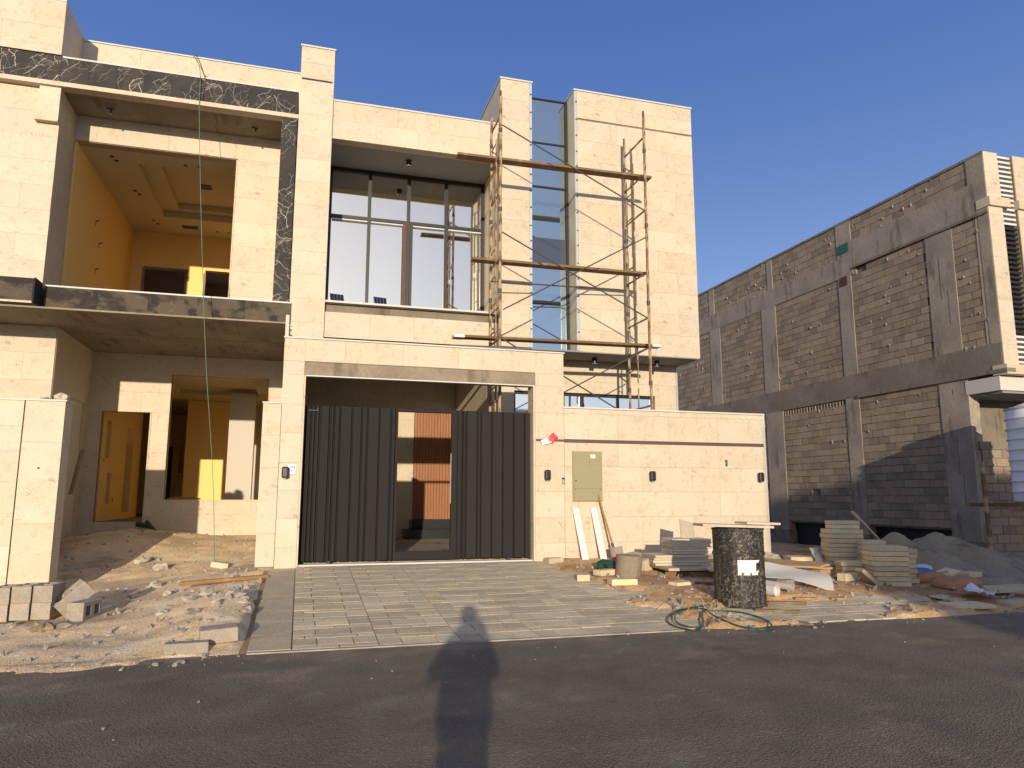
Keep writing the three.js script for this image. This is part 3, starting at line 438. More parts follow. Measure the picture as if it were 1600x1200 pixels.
// ---------------------------------------------------------------- scaffold
{
  const S = thing('scaffold', 'rusty yellow tube scaffold with cross braces in front of the finished villa', 'scaffold', null, [5.3, 0.44, -14.1]);
  const zf = -13.7; const fr = { 3.69: [-14.45, -14.02, 9.8], 6.96: [-14.72, -14.28, 9.85] };
  for (const [X, [zr, zm, top]] of Object.entries(fr)) {
    const x = +X;
    const post = (z, y0, y1, r) => { let y = y0; while (y < y1 - 0.01) { const e = Math.min(y1, y + 1.72); part(S, 'post', bar([x, y, z], [x + 0.008, e - 0.004, z], r), pipeMat); if (e < y1) part(S, 'coupler', bar([x, e - 0.05, z], [x, e + 0.04, z], r * 1.25), rodMat); y = e; } };
    post(zf, 0.44, top, 0.032); post(zr, 0.44, top - (x < 5 ? 0.1 : 0.02), 0.03);
    for (let y = 0.5; y < 9; y += 1.72) part(S, 'ladder_rail', bar([x, y + 0.02, zm], [x, Math.min(y + 1.62, 9.28), zm], 0.017), pipeMat);
    for (const y of [9.36, 8.5, 7.68, 6.28, 5.28, 4.63, 3.4, 2.2, 1.0]) part(S, 'cross_bar', bar([x, y, zf], [x, y, zr], 0.02), pipeMat);
    for (let y = 0.8; y < 9.2; y += 0.58) part(S, 'rung', bar([x, y, zm], [x, y - 0.02, zr], 0.013), pipeMat);
    for (const z of [zf, zr]) part(S, 'base_plate', bx(x - 0.07, x + 0.07, 0.44, 0.452, z - 0.07, z + 0.07), rodMat);
    part(S, 'spigot', bar([x, top - 0.01, zf], [x, top + 0.12, zf], 0.025), rodMat);
  }
  const br = (a, b) => part(S, 'brace', bar(a, b, 0.0145, 6), rodMat);
  br([3.7, 9.15, -13.66], [6.93, 7.63, -13.66]); br([3.72, 6.82, -13.66], [6.9, 5.26, -13.66]); br([3.74, 5.2, -13.63], [6.92, 7.03, -13.63]);
  br([3.72, 2.9, -13.63], [6.9, 4.6, -13.63]); br([3.72, 4.62, -13.66], [6.9, 2.9, -13.66]); br([3.71, 6.02, -14.47], [6.95, 6.16, -14.74]);
  const plank = (x0, x1, y0, y1, zc, lab, m, wd = 0.23) => {
    const P = thing('scaffold_plank', lab, 'plank', 'planks on the scaffold', [(x0 + x1) / 2, (y0 + y1) / 2, zc]), L = x1 - x0;
    const g = new RoundedBoxGeometry(Math.hypot(L, y1 - y0), 0.052, wd, 2, 0.006); boxUV(g, x0, y0); g.rotateZ(Math.atan2(y1 - y0, L)); g.translate((x0 + x1) / 2, (y0 + y1) / 2, zc); part(P, 'board', g, m); return P;
  };
  plank(2.86, 7.28, 8.56, 8.6, -14.1, 'topmost weathered plank on the scaffold', WOOD[0]); plank(3.2, 7.1, 6.34, 6.36, -14.12, 'middle plank on the scaffold', WOOD[0]);
  const l = plank(2.83, 7.36, 4.69, 4.75, -14.08, 'lowest plank on the scaffold with white dusted ends', WOOD[1]);
  for (const [x, y] of [[2.93, 4.691], [7.27, 4.749]]) part(l, 'plastered_end', bx(x - 0.11, x + 0.11, y - 0.03, y + 0.03, -14.2, -13.962), whitePaint);
  single('steel_tube', 'grey steel tube lying on top of the gate portal', 'tube', null, bar([-0.78, 0, 0], [0.78, 0.03, 0.02], 0.035, 10), std({ color: lin(0.1, 0.11, 0.12), roughness: 0.45, metalness: 0.4 }), [3.4, 4.302, -13.2]);
}

// ---------------------------------------------------------------- neighbouring villa under construction (left)
{
  const V = thing('unfinished_villa', 'unfinished cream stone villa with dark marble bands and yellow rooms', 'villa', null, [-4.5, 0.2, -18]);
  const F = -15, XT = -4.78, XR = -0.37;
  // tower: upper storey and the part above the band
  const up = part(V, 'tower', bx(-9, XT - 0.03, 5.4, 9.4, -22, -15.18), stoneCore);
  clad(up, 'z', -15.15, -6.9, XT, 5.4, 9.36, { mats: STONE, row: 0.5, wid: 1.05 }); clad(up, 'x+', XT, -16.16, -15.152, 5.4, 9.36, { mats: STONE, row: 0.5, wid: 0.6 });
  const tp = part(V, 'tower_top', bx(-9, XT - 0.06, 10.0, 11.13, -18.6, F - 0.03), stoneCore); cap(tp, -8.9, XT - 0.05, 11.14, -18.6, F, 0.03);
  clad(tp, 'z', F + 0.02, -6.9, XT - 0.03, 10.0, 11.135, { mats: STONE, row: 0.53, wid: 1.1 }); clad(tp, 'x+', XT - 0.03, -18.6, F + 0.018, 10.0, 11.135, { mats: STONE, row: 0.53, wid: 1.1 });
  const bk = part(V, 'bracket', bx(-5.14, XT + 0.004, 8.68, 9.36, -15.4, -15.05), STONE[1]); part(bk, 'bracket_foot', bx(-5.17, XT + 0.006, 8.64, 8.678, -15.4, -15.02), stoneTrim);
  // upper marble band and its slab
  const band = (name, x0, x1, y0, y1, z, mats, wid, back) => { const c = part(V, name, bx(x0, x1, y0 + 0.004, y1 - 0.004, back, z - 0.022), concrete); clad(c, 'z', z, x0, x1, y0, y1, { rows: [y0, y1], wid, mats, t: 0.02, name: 'marble_tile', gap: 0.0018 }); return c; };
  band('roof_band', XT - 0.02, XR, 9.45, 9.95, F, MARBLE, 0.49, -16.17); band('tower_band', -9, XT - 0.024, 9.45, 9.985, F, MARBLE, 1.4, -16.17);
  part(V, 'band_coping', bx(XT, XR, 9.952, 9.985, -16.17, F + 0.012), capMat); part(V, 'band_fascia', bx(-9, XR + 0.02, 9.36, 9.448, -15.22, F + 0.015), stoneTrim);
  const sf = part(V, 'soffit', bx(XT, XR, 9.37, 9.447, -16.17, -15.222), concreteBrown);
  for (const [x, z] of [[-4.05, -15.65], [-1.25, -15.65]]) part(sf, 'fixing', mg([bar([x, 9.37, z], [x + 0.03, 9.22, z], 0.018), bar([x - 0.07, 9.36, z], [x + 0.07, 9.33, z + 0.02], 0.012)]), rodMat);
  part(sf, 'crack_joint', curve([[-2.05, 9.366, -15.3], [-2.0, 9.366, -15.6], [-2.06, 9.366, -15.85], [-2.02, 9.366, -16.15]], 0.006, 20), concreteDark);
  const pr = part(V, 'parapet', bx(XT, XR, 9.96, 11.06, -16.5, -16.23), stoneCore); clad(pr, 'z', -16.2, XT - 0.03, XR, 9.99, 11.08, { rows: [9.99, 10.2, 10.64, 11.08], mats: STONE, wid: 1.0 }); cap(pr, XT, XR, 11.085, -16.5, -16.2, 0.03);
  // marble strip at the right end
  const vm = part(V, 'marble_pier', bx(-0.68, XR, 5.36, 9.36, -16.2, F - 0.022), concrete); clad(vm, 'z', F, -0.68, XR, 5.36, 9.36, { rows: [5.36, 6.4, 7.6, 8.75, 9.36], wid: 2, mats: MARBLE, t: 0.02, name: 'marble_tile' });
  // upper loggia wall and room
  const hole = [-4.79, -1.6, 5.4, 8.82];
  const lw = wall(V, 'loggia_wall', 'z', -16.18, 0.22, XT, -0.68, 5.38, 9.37, stoneCore, [hole]); clad(lw, 'z', -16.15, XT, -0.682, 5.38, 9.37, { rows: [5.38, 5.75, 6.3, 6.85, 7.4, 7.95, 8.5, 8.83, 9.37], wid: 1.45, mats: STONE, holes: [hole], off: 0.3 });
  part(lw, 'opening_bead', bx(-1.63, -1.602, 5.4, 8.8, -16.4, -16.145), stoneTrim);
  const upL = wall(V, 'room_wall', 'x+', -4.745, 0.06, -21.62, -16.2, 5.3, 9.3, yellow); wall(V, 'room_wall', 'x-', -0.46, 0.09, -21.62, -16.4, 5.3, 9.3, yellow);
  const ub = wall(V, 'room_wall', 'z', -21.6, 0.2, -4.744, -0.37, 5.3, 9.3, yellow, [[-4.4, -3.3, 5.2, 7.82], [-2.82, -1.9, 5.2, 7.86]]);
  part(V, 'passage_wall', bx(-6.2, -0.37, 5.3, 8.6, -25.7, -25.5), plaster); part(V, 'passage_ceiling', bx(-6.2, -0.37, 8.5, 8.6, -25.5, -21.81), plaster); part(V, 'passage_end', bx(-6.4, -6.2, 5.3, 8.6, -25.7, -21.81), plaster); part(V, 'passage_end', bx(-0.47, -0.37, 5.3, 8.5, -25.5, -21.81), plaster); part(V, 'passage_front', bx(-6.2, -4.75, 5.3, 8.5, -21.95, -21.81), plaster); part(V, 'passage_floor', bx(-6.2, -0.47, 5.2, 5.29, -25.5, -21.62), concrete); part(ub, 'door_leaf', bx(-4.38, -3.32, 5.4, 7.7, -21.78, -21.74), doorBrown);
  part(ub, 'rough_lintel', mg([bx(-4.42, -3.26, 7.76, 7.84, -21.6, -21.585), bx(-3.32, -3.24, 7.5, 7.62, -21.6, -21.57)]), concreteDark);
  for (const [x0, x1] of [[-4.44, -4.38], [-3.34, -3.28], [-2.86, -2.8]]) part(ub, 'door_jamb', bx(x0, x1, 5.3, 7.78, -21.62, -21.58), concreteBrown);
  const tray = [-3.75, -0.95, -20.2, -17.0];
  const ring = (y, t, x0, x1, z0, z1, h) => { let r = cut([[x0, x1, z0, z1]], h); return mg(r.map(([a, b, c, d]) => bx(a, b, y, y + t, c, d))); };
  const cl = part(V, 'ceiling', ring(8.82, 0.16, -4.744, -0.47, -21.6, -16.41, tray), ceilMat); part(cl, 'tray', ring(8.985, 0.14, -4.0, -0.5, -20.5, -16.7, [-3.35, -1.3, -19.95, -17.35]), ceilMat); part(cl, 'upper_ceiling', bx(-4.0, -0.5, 9.13, 9.2, -20.5, -16.7), ceilMat);
  for (const [x, z] of [[-4.22, -16.75], [-4.17, -16.95], [-2.75, -16.78], [-2.47, -16.78], [-4.12, -18.6], [-4.06, -18.8], [-4.05, -20.55], [-3.98, -20.8], [-2.5, -21.0], [-2.2, -21.0]]) { const g = new THREE.CylinderGeometry(0.045, 0.045, 0.01, 14); g.translate(x, 8.816, z); part(cl, 'downlight', g, blackMetal); }  // flat black discs, their colour standing in for the darkness inside open ceiling holes
  part(cl, 'air_vent', bx(-3.38, -2.98, 8.808, 8.819, -20.95, -20.72), rodMat); part(cl, 'air_vent', bx(-2.68, -2.42, 9.118, 9.128, -18.8, -18.5), rodMat);
  for (const [y, z] of [[7.75, -18.0], [7.35, -18.4], [6.7, -18.3]]) part(upL, 'wall_scar', mg([bar([-4.745, y, z], [-4.68, y + 0.03, z - 0.02], 0.014), bx(-4.745, -4.74, y - 0.1, y, z - 0.015, z + 0.01)]), rodMat);
  part(V, 'upper_floor', bx(XT, XR - 0.005, 5.0, 5.3, -21.61, -15.45), concrete); part(V, 'roof_slab', bx(-9, XR, 9.3, 9.36, -24, -16.42), concrete);
  // lower marble band
  const lb = band('floor_band', XT + 0.1, XR + 0.06, 4.93, 5.36, F + 0.02, [DUSTY[0], DUSTY[1], DUSTY[2], MARBLE[1]], 0.85, -15.4); part(V, 'band_coping', bx(XT + 0.1, XR + 0.06, 5.362, 5.392, -15.5, F + 0.03), capMat); part(V, 'band_bead', bx(-4.7, XR + 0.08, 4.895, 4.928, -15.3, F + 0.03), stoneTrim);
  const tb = band('tower_band', -9, XT + 0.03, 4.98, 5.4, -14.6, DUSTY, 1.3, -15.6); part(tb, 'band_end', bx(XT + 0.032, XT + 0.05, 4.96, 5.42, -15.0, -14.61), bitumen); part(V, 'band_bead', bx(-9, XT + 0.03, 4.94, 4.977, -15.0, -14.59), stoneTrim);
  const s2 = part(V, 'soffit', bx(-9, XR, 4.86, 4.892, -18.8, -14.62), concreteBrown); part(V, 'floor_slab', bx(-9, XR, 4.9, 4.99, -22, -15.62), concrete);
  part(s2, 'board_joint', mg([bx(-3.28, -3.265, 4.856, 4.861, -18.8, -15.0), bx(-1.78, -1.765, 4.856, 4.861, -18.8, -15.0), bx(-1.34, -1.328, 4.856, 4.861, -18.8, -15.0), bx(-4.7, -0.4, 4.855, 4.86, -16.62, -16.605)]), concreteDark);
  for (const [x, z] of [[-3.5, -17.2], [-2.6, -17.4], [-1.1, -17.6], [-1.5, -18]]) { const g = new THREE.CylinderGeometry(0.03, 0.03, 0.012, 10); g.translate(x, 4.856, z); part(s2, 'conduit_end', g, rodMat); }
  // ground floor
  const tg = part(V, 'tower_base', bx(-9, -4.79, -0.2, 4.85, -18.8, -16.18), stoneCore); clad(tg, 'z', -16.15, -6.9, -4.76, 0, 4.855, { mats: STONE, row: 0.54, wid: 1.1 });
  const so = [-18.45, -17.2, -0.3, 3.6]; clad(tg, 'x+', -4.75, -18.8, -16.18, -0.1, 4.855, { mats: STONE, row: 0.54, wid: 1.1, holes: [so], t: 0.035 }); part(tg, 'side_niche', bx(-4.788, -4.782, 0, 3.6, -18.44, -17.21), plaster);
  const dh = [-4.46, -3.44, 0.95, 3.48], wh = [-3.03, -0.83, 1.45, 4.41];
  const gw = wall(V, 'front_wall', 'z', -18.83, 0.22, -4.75, XR, 0.0, 4.86, stoneCore, [dh, wh]);
  clad(gw, 'z', -18.8, -4.75, XR, 0.62, 4.86, { rows: [0.62, 1.1, 1.45, 1.98, 2.52, 3.05, 3.48, 3.95, 4.41, 4.86], wid: 1.1, mats: STONE, holes: [dh, wh], off: 0.35 }); part(gw, 'plinth', bx(-4.75, XR, 0, 0.615, -18.83, -18.79), concreteBrown);
  part(gw, 'opening_bead', mg([bx(-3.06, -3.03, 1.42, 4.44, -18.9, -18.785), bx(-3.03, -0.8, 4.412, 4.44, -18.9, -18.785), bx(-4.49, -4.46, 0.95, 3.5, -18.9, -18.785), bx(-3.44, -3.41, 0.95, 3.5, -18.9, -18.785)]), stoneTrim);
  part(gw, 'window_sill', bx(-3.08, -0.8, 1.42, 1.45, -19.05, -18.775), stoneTrim);
  part(V, 'room_floor', bx(-6.3, -0.37, 0.7, 0.95, -28.8, -18.84), concrete);
  const yl = wall(V, 'room_wall', 'x+', -4.5, 0.25, -23.6, -19.06, 0.95, 4.6, yellow, [[-20.0, -19.6, 2.45, 3.35], [-22.6, -21.75, 1.1, 3.35], [-20.35, -19.95, 1.35, 2.1]]);
  part(yl, 'niche_back', bx(-4.747, -4.735, 1.1, 3.0, -22.6, -21.75), RUB[2]); part(yl, 'niche_back', bx(-4.75, -4.73, 1.35, 3.4, -20.4, -19.5), concrete); part(yl, 'switch_box', mg([bx(-4.5, -4.494, 2.35, 2.42, -19.52, -19.46), bx(-4.5, -4.494, 1.4, 1.5, -20.7, -20.64)]), rodMat);
  const hb = wall(V, 'hall_wall', 'z', -28.6, 0.2, -6.2, -0.37, 0.95, 4.6, yellow, [[-4.2, -3.86, 2.35, 3.4]]); part(hb, 'hall_door', bx(-5.15, -4.4, 0.96, 3.3, -28.6, -28.55), blackMetal); part(hb, 'hall_pane', bx(-4.2, -3.86, 2.35, 3.4, -28.72, -28.71), mirror);
  part(V, 'hall_side', bx(-6.3, -6.2, 0.95, 4.6, -28.8, -23.6), yellow); part(V, 'hall_side', bx(-6.2, -4.755, 0.95, 4.6, -23.7, -23.6), yellow);
  part(V, 'partition', bx(-3.36, -2.0, 0.95, 4.43, -24.2, -24), yellow); part(V, 'column', bx(-1.98, -1.3, 0.95, 4.43, -22.5, -22), plaster); part(V, 'room_wall', bx(-0.47, -0.375, 0.95, 4.6, -28.6, -19.06), yellow); part(V, 'partition', bx(-2.0, -0.47, 0.95, 4.43, -25.2, -25), plaster);
  const c2 = part(V, 'ceiling', ring(4.44, 0.12, -6.3, -0.37, -28.8, -19.06, [-3.4, -1.25, -22.6, -19.6]), ceilMat); part(c2, 'tray', bx(-3.45, -1.2, 4.562, 4.6, -22.65, -19.55), ceilMat);
  part(V, 'timber_offcuts', mg([bx(-2.95, -2.25, 1.455, 1.49, -19.02, -18.86), bx(-2.85, -2.4, 1.492, 1.52, -19.0, -18.9)]), freshWood);
}
{ // its boundary walls
  const A = thing('boundary_wall', 'cream stone boundary wall end with a pier at the left edge, before the unfinished villa', 'wall', null, [-4.2, 0, GZ]);
  const c = part(A, 'wall', bx(-9, -4.19, -0.4, 2.99, -13.35, -13.06), stoneCore); clad(c, 'z', -13.03, -6.5, -4.19, -0.2, 3.0, { rows: [-0.2, 0.3, 0.78, 1.26, 1.74, 2.22, 2.6, 3.0], wid: 1.1, mats: STONE }); cap(c, -6.5, -4.2, 3.002, -13.35, -13.03, 0.02);
  const p = part(A, 'pier', bx(-4.15, -3.64, -0.4, 2.99, -13.4, -13.03), stoneCore); clad(p, 'z', GZ, -4.165, -3.61, -0.2, 3.0, { rows: [-0.2, 1.1, 2.35, 3.0], wid: 2, mats: STONE }); clad(p, 'x+', -3.612, -13.4, GZ - 0.032, -0.2, 3.0, { row: 1.1, wid: 2, mats: STONE }); cap(p, -4.165, -3.61, 3.002, -13.4, GZ, 0.025);
  const hs = new THREE.CylinderGeometry(0.018, 0.018, 0.01, 10); hs.rotateX(Math.PI / 2); hs.translate(-3.9, 1.95, GZ + 0.002); part(p, 'fixing', hs, rodMat);
  const B = thing('boundary_wall', 'narrow end of the neighbour boundary wall touching the left side of the gate portal', 'wall', null, [-0.5, 0.2, GZ]);
  const d = part(B, 'wall', bx(-0.62, -0.365, 0.37, 3.08, -13.33, -13.05), stoneCore); clad(d, 'z', -13.02, -0.65, -0.352, 0.37, 3.09, { row: 0.54, wid: 2, mats: STONE }); cap(d, -0.64, -0.38, 3.093, -13.33, -13.02, 0.022); part(B, 'footing', bx(-0.6, -0.35, -0.1, 0.365, -13.33, -13.03), concreteBrown);
}

// ---------------------------------------------------------------- bare block building on the right
{
  const X = 16, V = thing('block_building', 'unfinished building with bare concrete block side wall and concrete frame on the right', 'building', null, [20, 0, -20]);
  const R = rng(31);
  part(V, 'core', bx(X + 0.06, 24, 0.7, 9.95, -31, -14.6), mortar); part(V, 'core', bx(X + 0.06, X + 0.4, 4.5, 9.95, -14.6, -13.42), mortar);
  part(V, 'foundation', bx(X + 0.25, 24, -1, 0.7, -31, -14.3), bitumen);
  const cols = { low: [[-22.55, -21.6], [-18.53, -17.97], [-15.1, -14.25], [-26.2, -25.3]], mid: [[-26.06, -25.31], [-22.52, -21.71], [-18.51, -17.95], [-15.14, -14.3], [-13.5, -13.22]], par: [[-26.04, -25.66], [-22.09, -21.79], [-18.48, -17.85], [-13.7, -13.22]] };
  const ranges = { low: [0.75, 4.5], mid: [5.2, 8.45], par: [9.35, 10.0] };
  for (const k of Object.keys(cols)) for (const [a, b] of cols[k]) part(V, 'column', bx(X - 0.02, X + 0.3, k === 'low' ? (a < -15 ? 0.42 : -0.2) : ranges[k][0] - (k === 'par' ? 0.5 : 0), ranges[k][1], a, b, R() * 3, R() * 3), concrete);
  for (const [a, b] of cols.low) part(V, 'column_footing', bx(X - 0.05, X + 0.3, -0.4, 0.45, a - 0.05, b + 0.05), concreteDark);
  part(V, 'beam', bx(X - 0.025, X + 0.3, 4.5, 5.2, -31, -13.25), concreteDark); part(V, 'beam', bx(X - 0.022, X + 0.3, 8.45, 9.35, -17.82, -13.22), concrete); part(V, 'beam', bx(X - 0.021, X + 0.3, 8.28, 8.92, -31, -17.84), concrete);
  part(V, 'ledge', bx(X - 0.06, X + 0.2, 8.45, 8.52, -17.8, -13.2), concreteDark); part(V, 'ledge', bx(X - 0.07, X + 0.2, 4.47, 4.56, -18, -13.1), concreteDark);
  part(V, 'parapet_coping', bx(X - 0.03, X + 0.28, 10.0, 10.07, -31, -13.2), concreteDark);
  const panels = [];
  const mk = (list, y0, y1) => { const s = [...list].sort((p, q) => p[0] - q[0]); let z = -31; for (const [a, b] of s) { if (a - z > 0.15) panels.push([z, a, y0, y1]); z = b; } if (-13.3 - z > 0.15 && y0 > 5) panels.push([z, -13.3, y0, y1]); };
  mk(cols.low, 0.75, 4.5); mk(cols.mid, 5.2, 8.45);
  { const s = [[-31, -26.04, 8.92], [-25.66, -22.09, 8.92], [-21.79, -18.48, 8.92], [-17.85, -13.7, 9.35]]; for (const [a, b, y] of s) panels.push([a, b, y, 10.0]); }
  const list = [], BL = 0.415, BH = 0.207;
  for (const [z0, z1, y0, y1] of panels) {
    const vent = (Math.abs(z0 + 25.31) < 0.1 && y0 > 5 && y0 < 6) || (Math.abs(z0 + 21.6) < 0.1 && y0 < 1);
    const n = Math.round((y1 - y0) / BH), h = (y1 - y0) / n, tooth = Math.abs(z1 + 15.14) < 0.05 && y0 > 5;
    for (let j = 0; j < n; j++) {
      if (vent && j === n - 1) { for (let z = z0 + 0.08; z < z1 - 0.1; z += 0.14) list.push([z, z + 0.04, y0 + j * h + 0.02, y0 + (j + 1) * h - 0.03, 1]); list.push([z0, z1, y0 + j * h, y0 + j * h + 0.03, 1]); continue; }
      const off = (j % 2) * BL / 2 + (R() - 0.5) * 0.03; let z = z0 - off;
      while (z < z1 - 0.03) {
        const a = Math.max(z, z0) + 0.005, b = Math.min(z + BL, z1) - 0.005; z += BL; if (b - a < 0.05) continue;
        if (tooth && j % 2 && b > z1 - 0.02 && R() < 0.75) continue; if (R() < 0.006) continue;
        list.push([a, b, y0 + j * h + 0.006, y0 + (j + 1) * h - 0.006, 0]);
      }
    }
  }
  const seen = (b) => { const z = (b[0] + b[1]) / 2, y = (b[2] + b[3]) / 2, d = Math.hypot(16, z, y - 1.5); const hid = (z < -26.5) || (y < 3.2 && z < -22.3); return hid || b[4] ? 0 : (b[1] - b[0]) * (b[3] - b[2]) / (d * d) / d; };
  list.sort((p, q) => seen(q) - seen(p));
  const rest = [[], [], [], []];
  list.forEach((b, i) => { const e = (R() - 0.5) * 0.008, g = bx(X + e, X + 0.062, b[2] + (R() - 0.5) * 0.006, b[3] + (R() - 0.5) * 0.006, b[0], b[1], R() * 5, R() * 5), k = Math.floor(R() * 4); if (i < 295) part(V, 'concrete_block', g, BLOCK[k]); else rest[k].push(g); });
  rest.forEach((l, k) => { const o = part(V, 'far_blocks', mg(l), BLOCK[k]); o.userData.kind = 'stuff'; });
  const lumps = []; for (let i = 0; i < 150; i++) { const [z0, z1, y0, y1] = panels[Math.floor(R() * panels.length)], g = new THREE.IcosahedronGeometry(0.02 + R() * 0.025, 0); g.scale(0.7, 1 + R(), 1); g.translate(X - 0.008, y0 + Math.floor(R() * (y1 - y0) / BH) * BH, lerp(z0, z1, R())); lumps.push(boxUV(g)); }
  const lp = part(V, 'mortar_lumps', mg(lumps), concrete); lp.userData.kind = 'stuff';
  part(V, 'green_tarp_scrap', bx(X - 0.04, X - 0.03, 9.05, 9.33, -18.4, -17.95), std({ color: lin(0.02, 0.1, 0.08) })); part(V, 'junction_box', bx(X - 0.04, X + 0.02, 8.02, 8.3, -18.4, -18.1), doorBrown);
  for (const [z, y, l] of [[-14.75, 7.2, 1.1], [-14.55, 6.4, 0.9], [-14.7, 2.6, 1.0], [-14.6, 1.7, 0.8], [-22, 2.9, 0.7], [-14.68, 4.2, 0.15]]) part(V, 'formwork_gash', bx(X - 0.026, X - 0.021, y - l / 2, y + l / 2, z - 0.012, z + 0.012), concreteDark);
  // street front: clad fins, louvres, canopy and porch
  const fin = (x0, x1, y0, y1) => { const c = part(V, 'fin', bx(x0 + 0.01, x1 - 0.01, y0, y1, -13.6, -13.22), stoneCore); clad(c, 'z', -13.19, x0, x1, y0, y1, { row: 0.55, wid: 2, mats: STONE }); return c; };
  fin(X - 0.02, 16.43, 4.6, 10.05); fin(16.93, 18.6, 4.6, 10.05); part(V, 'fin_bracket', bx(X - 0.04, 16.62, 8.62, 8.85, -13.5, -13.12), stoneTrim); part(V, 'fin_bracket', bx(X - 0.04, 16.66, 4.42, 4.66, -13.5, -13.12), stoneTrim); part(V, 'fin_bracket', bx(16.9, 17.6, 8.62, 8.85, -13.5, -13.12), stoneTrim);
  part(V, 'window_glass', bx(16.44, 16.92, 5.35, 8.15, -13.7, -13.68), spandrel);
  for (let y = 4.72; y < 10.02; y += 0.125) { const dark = y > 5.4 && y < 8.15; part(V, 'louvre_slat', bx(16.44, 16.92, y, y + 0.055, -13.45, -13.26), dark ? blackMetal : whitePaint); }
  part(V, 'louvre_back', bx(16.44, 16.92, 4.6, 10.0, -13.66, -13.62), plaster);
  part(V, 'canopy', bx(X - 0.03, 19.5, 4.06, 4.4, -14.3, -13.35), plaster); part(V, 'canopy_soffit', bx(X + 0.08, 19.5, 4.0, 4.055, -17.5, -13.4), soffitMat);
  part(V, 'porch_wall', bx(X + 0.1, 24, 2.5, 4, -18.2, -18), plaster); part(V, 'porch_pier', bx(X + 0.0, X + 0.18, 0.7, 4.0, -14.62, -14.3), stoneTrim); part(V, 'porch_floor', bx(X + 0.3, 24, 2.2, 2.5, -18, -14.6), plaster);
  const F = thing('block_wall', 'bare concrete block garden wall behind the water tank', 'wall', null, [18, 0, -14.3]);
  const cw = part(F, 'core', bx(16.2, 21, -0.3, 2.7, -14.44, -14.24), mortar); part(cw, 'cap_beam', bx(16.15, 21, 2.7, 2.9, -14.46, -14.2), concreteDark);
  for (let j = 0; j < 14; j++) for (let i = 0; i < 7; i++) { const x0 = 16.2 + i * 0.415 - (j % 2) * 0.2, a = Math.max(x0, 16.2) + 0.005, b = x0 + 0.405; part(cw, 'concrete_block', bx(a, b, -0.2 + j * 0.207 + 0.006, -0.2 + (j + 1) * 0.207 - 0.006, -14.24, -14.21 + (R() - 0.5) * 0.012, R() * 5, R() * 5), BLOCK[Math.floor(R() * 4)]); }
}
{ // water tank on its stand
  const T = thing('water_tank', 'white ribbed plastic water tank on a stand at the right edge', 'tank', null, [14.95, 1.3, -11.7]), prof = [];
  const y0 = 1.42, y1 = 3.36, r = 0.72; prof.push([0.001, y0], [r - 0.04, y0]); for (let y = y0 + 0.03; y < y1; y += 0.22) { prof.push([r - 0.015, y], [r - 0.015, y + 0.17], [r + 0.018, y + 0.18], [r + 0.018, y + 0.205]); } prof.push([r - 0.02, y1], [r * 0.9, y1 + 0.06], [0.3, y1 + 0.2], [0.3, y1 + 0.24]);
  const g = new THREE.LatheGeometry(prof.map(([a, b]) => new THREE.Vector2(a, b)), 48); g.translate(15.2, 0, -11.75); part(T, 'body', g, plasticWhite);
  const l = new THREE.CylinderGeometry(0.33, 0.33, 0.07, 32); l.translate(15.2, y1 + 0.27, -11.75); part(T, 'lid', l, plasticWhite);
  const S = thing('tank_stand', 'rough timber and tube stand under the water tank', 'stand', null, [14.8, 0.3, -11.7]);
  part(S, 'deck_board', bx(13.62, 15.9, 1.33, 1.41, -12.4, -11.1), WOOD[1]); part(S, 'ledger', bx(13.4, 15.9, 1.25, 1.325, -11.25, -11.15), WOOD[0]);
  for (const [x, z, t, m] of [[13.55, -11.9, 2.25, pipeMat], [15.7, -11.2, 1.25, pipeMat], [15.7, -12.3, 1.25, pipeMat]]) part(S, 'leg', bar([x, 0.1, z], [x - 0.02, t, z], 0.045), m);
}

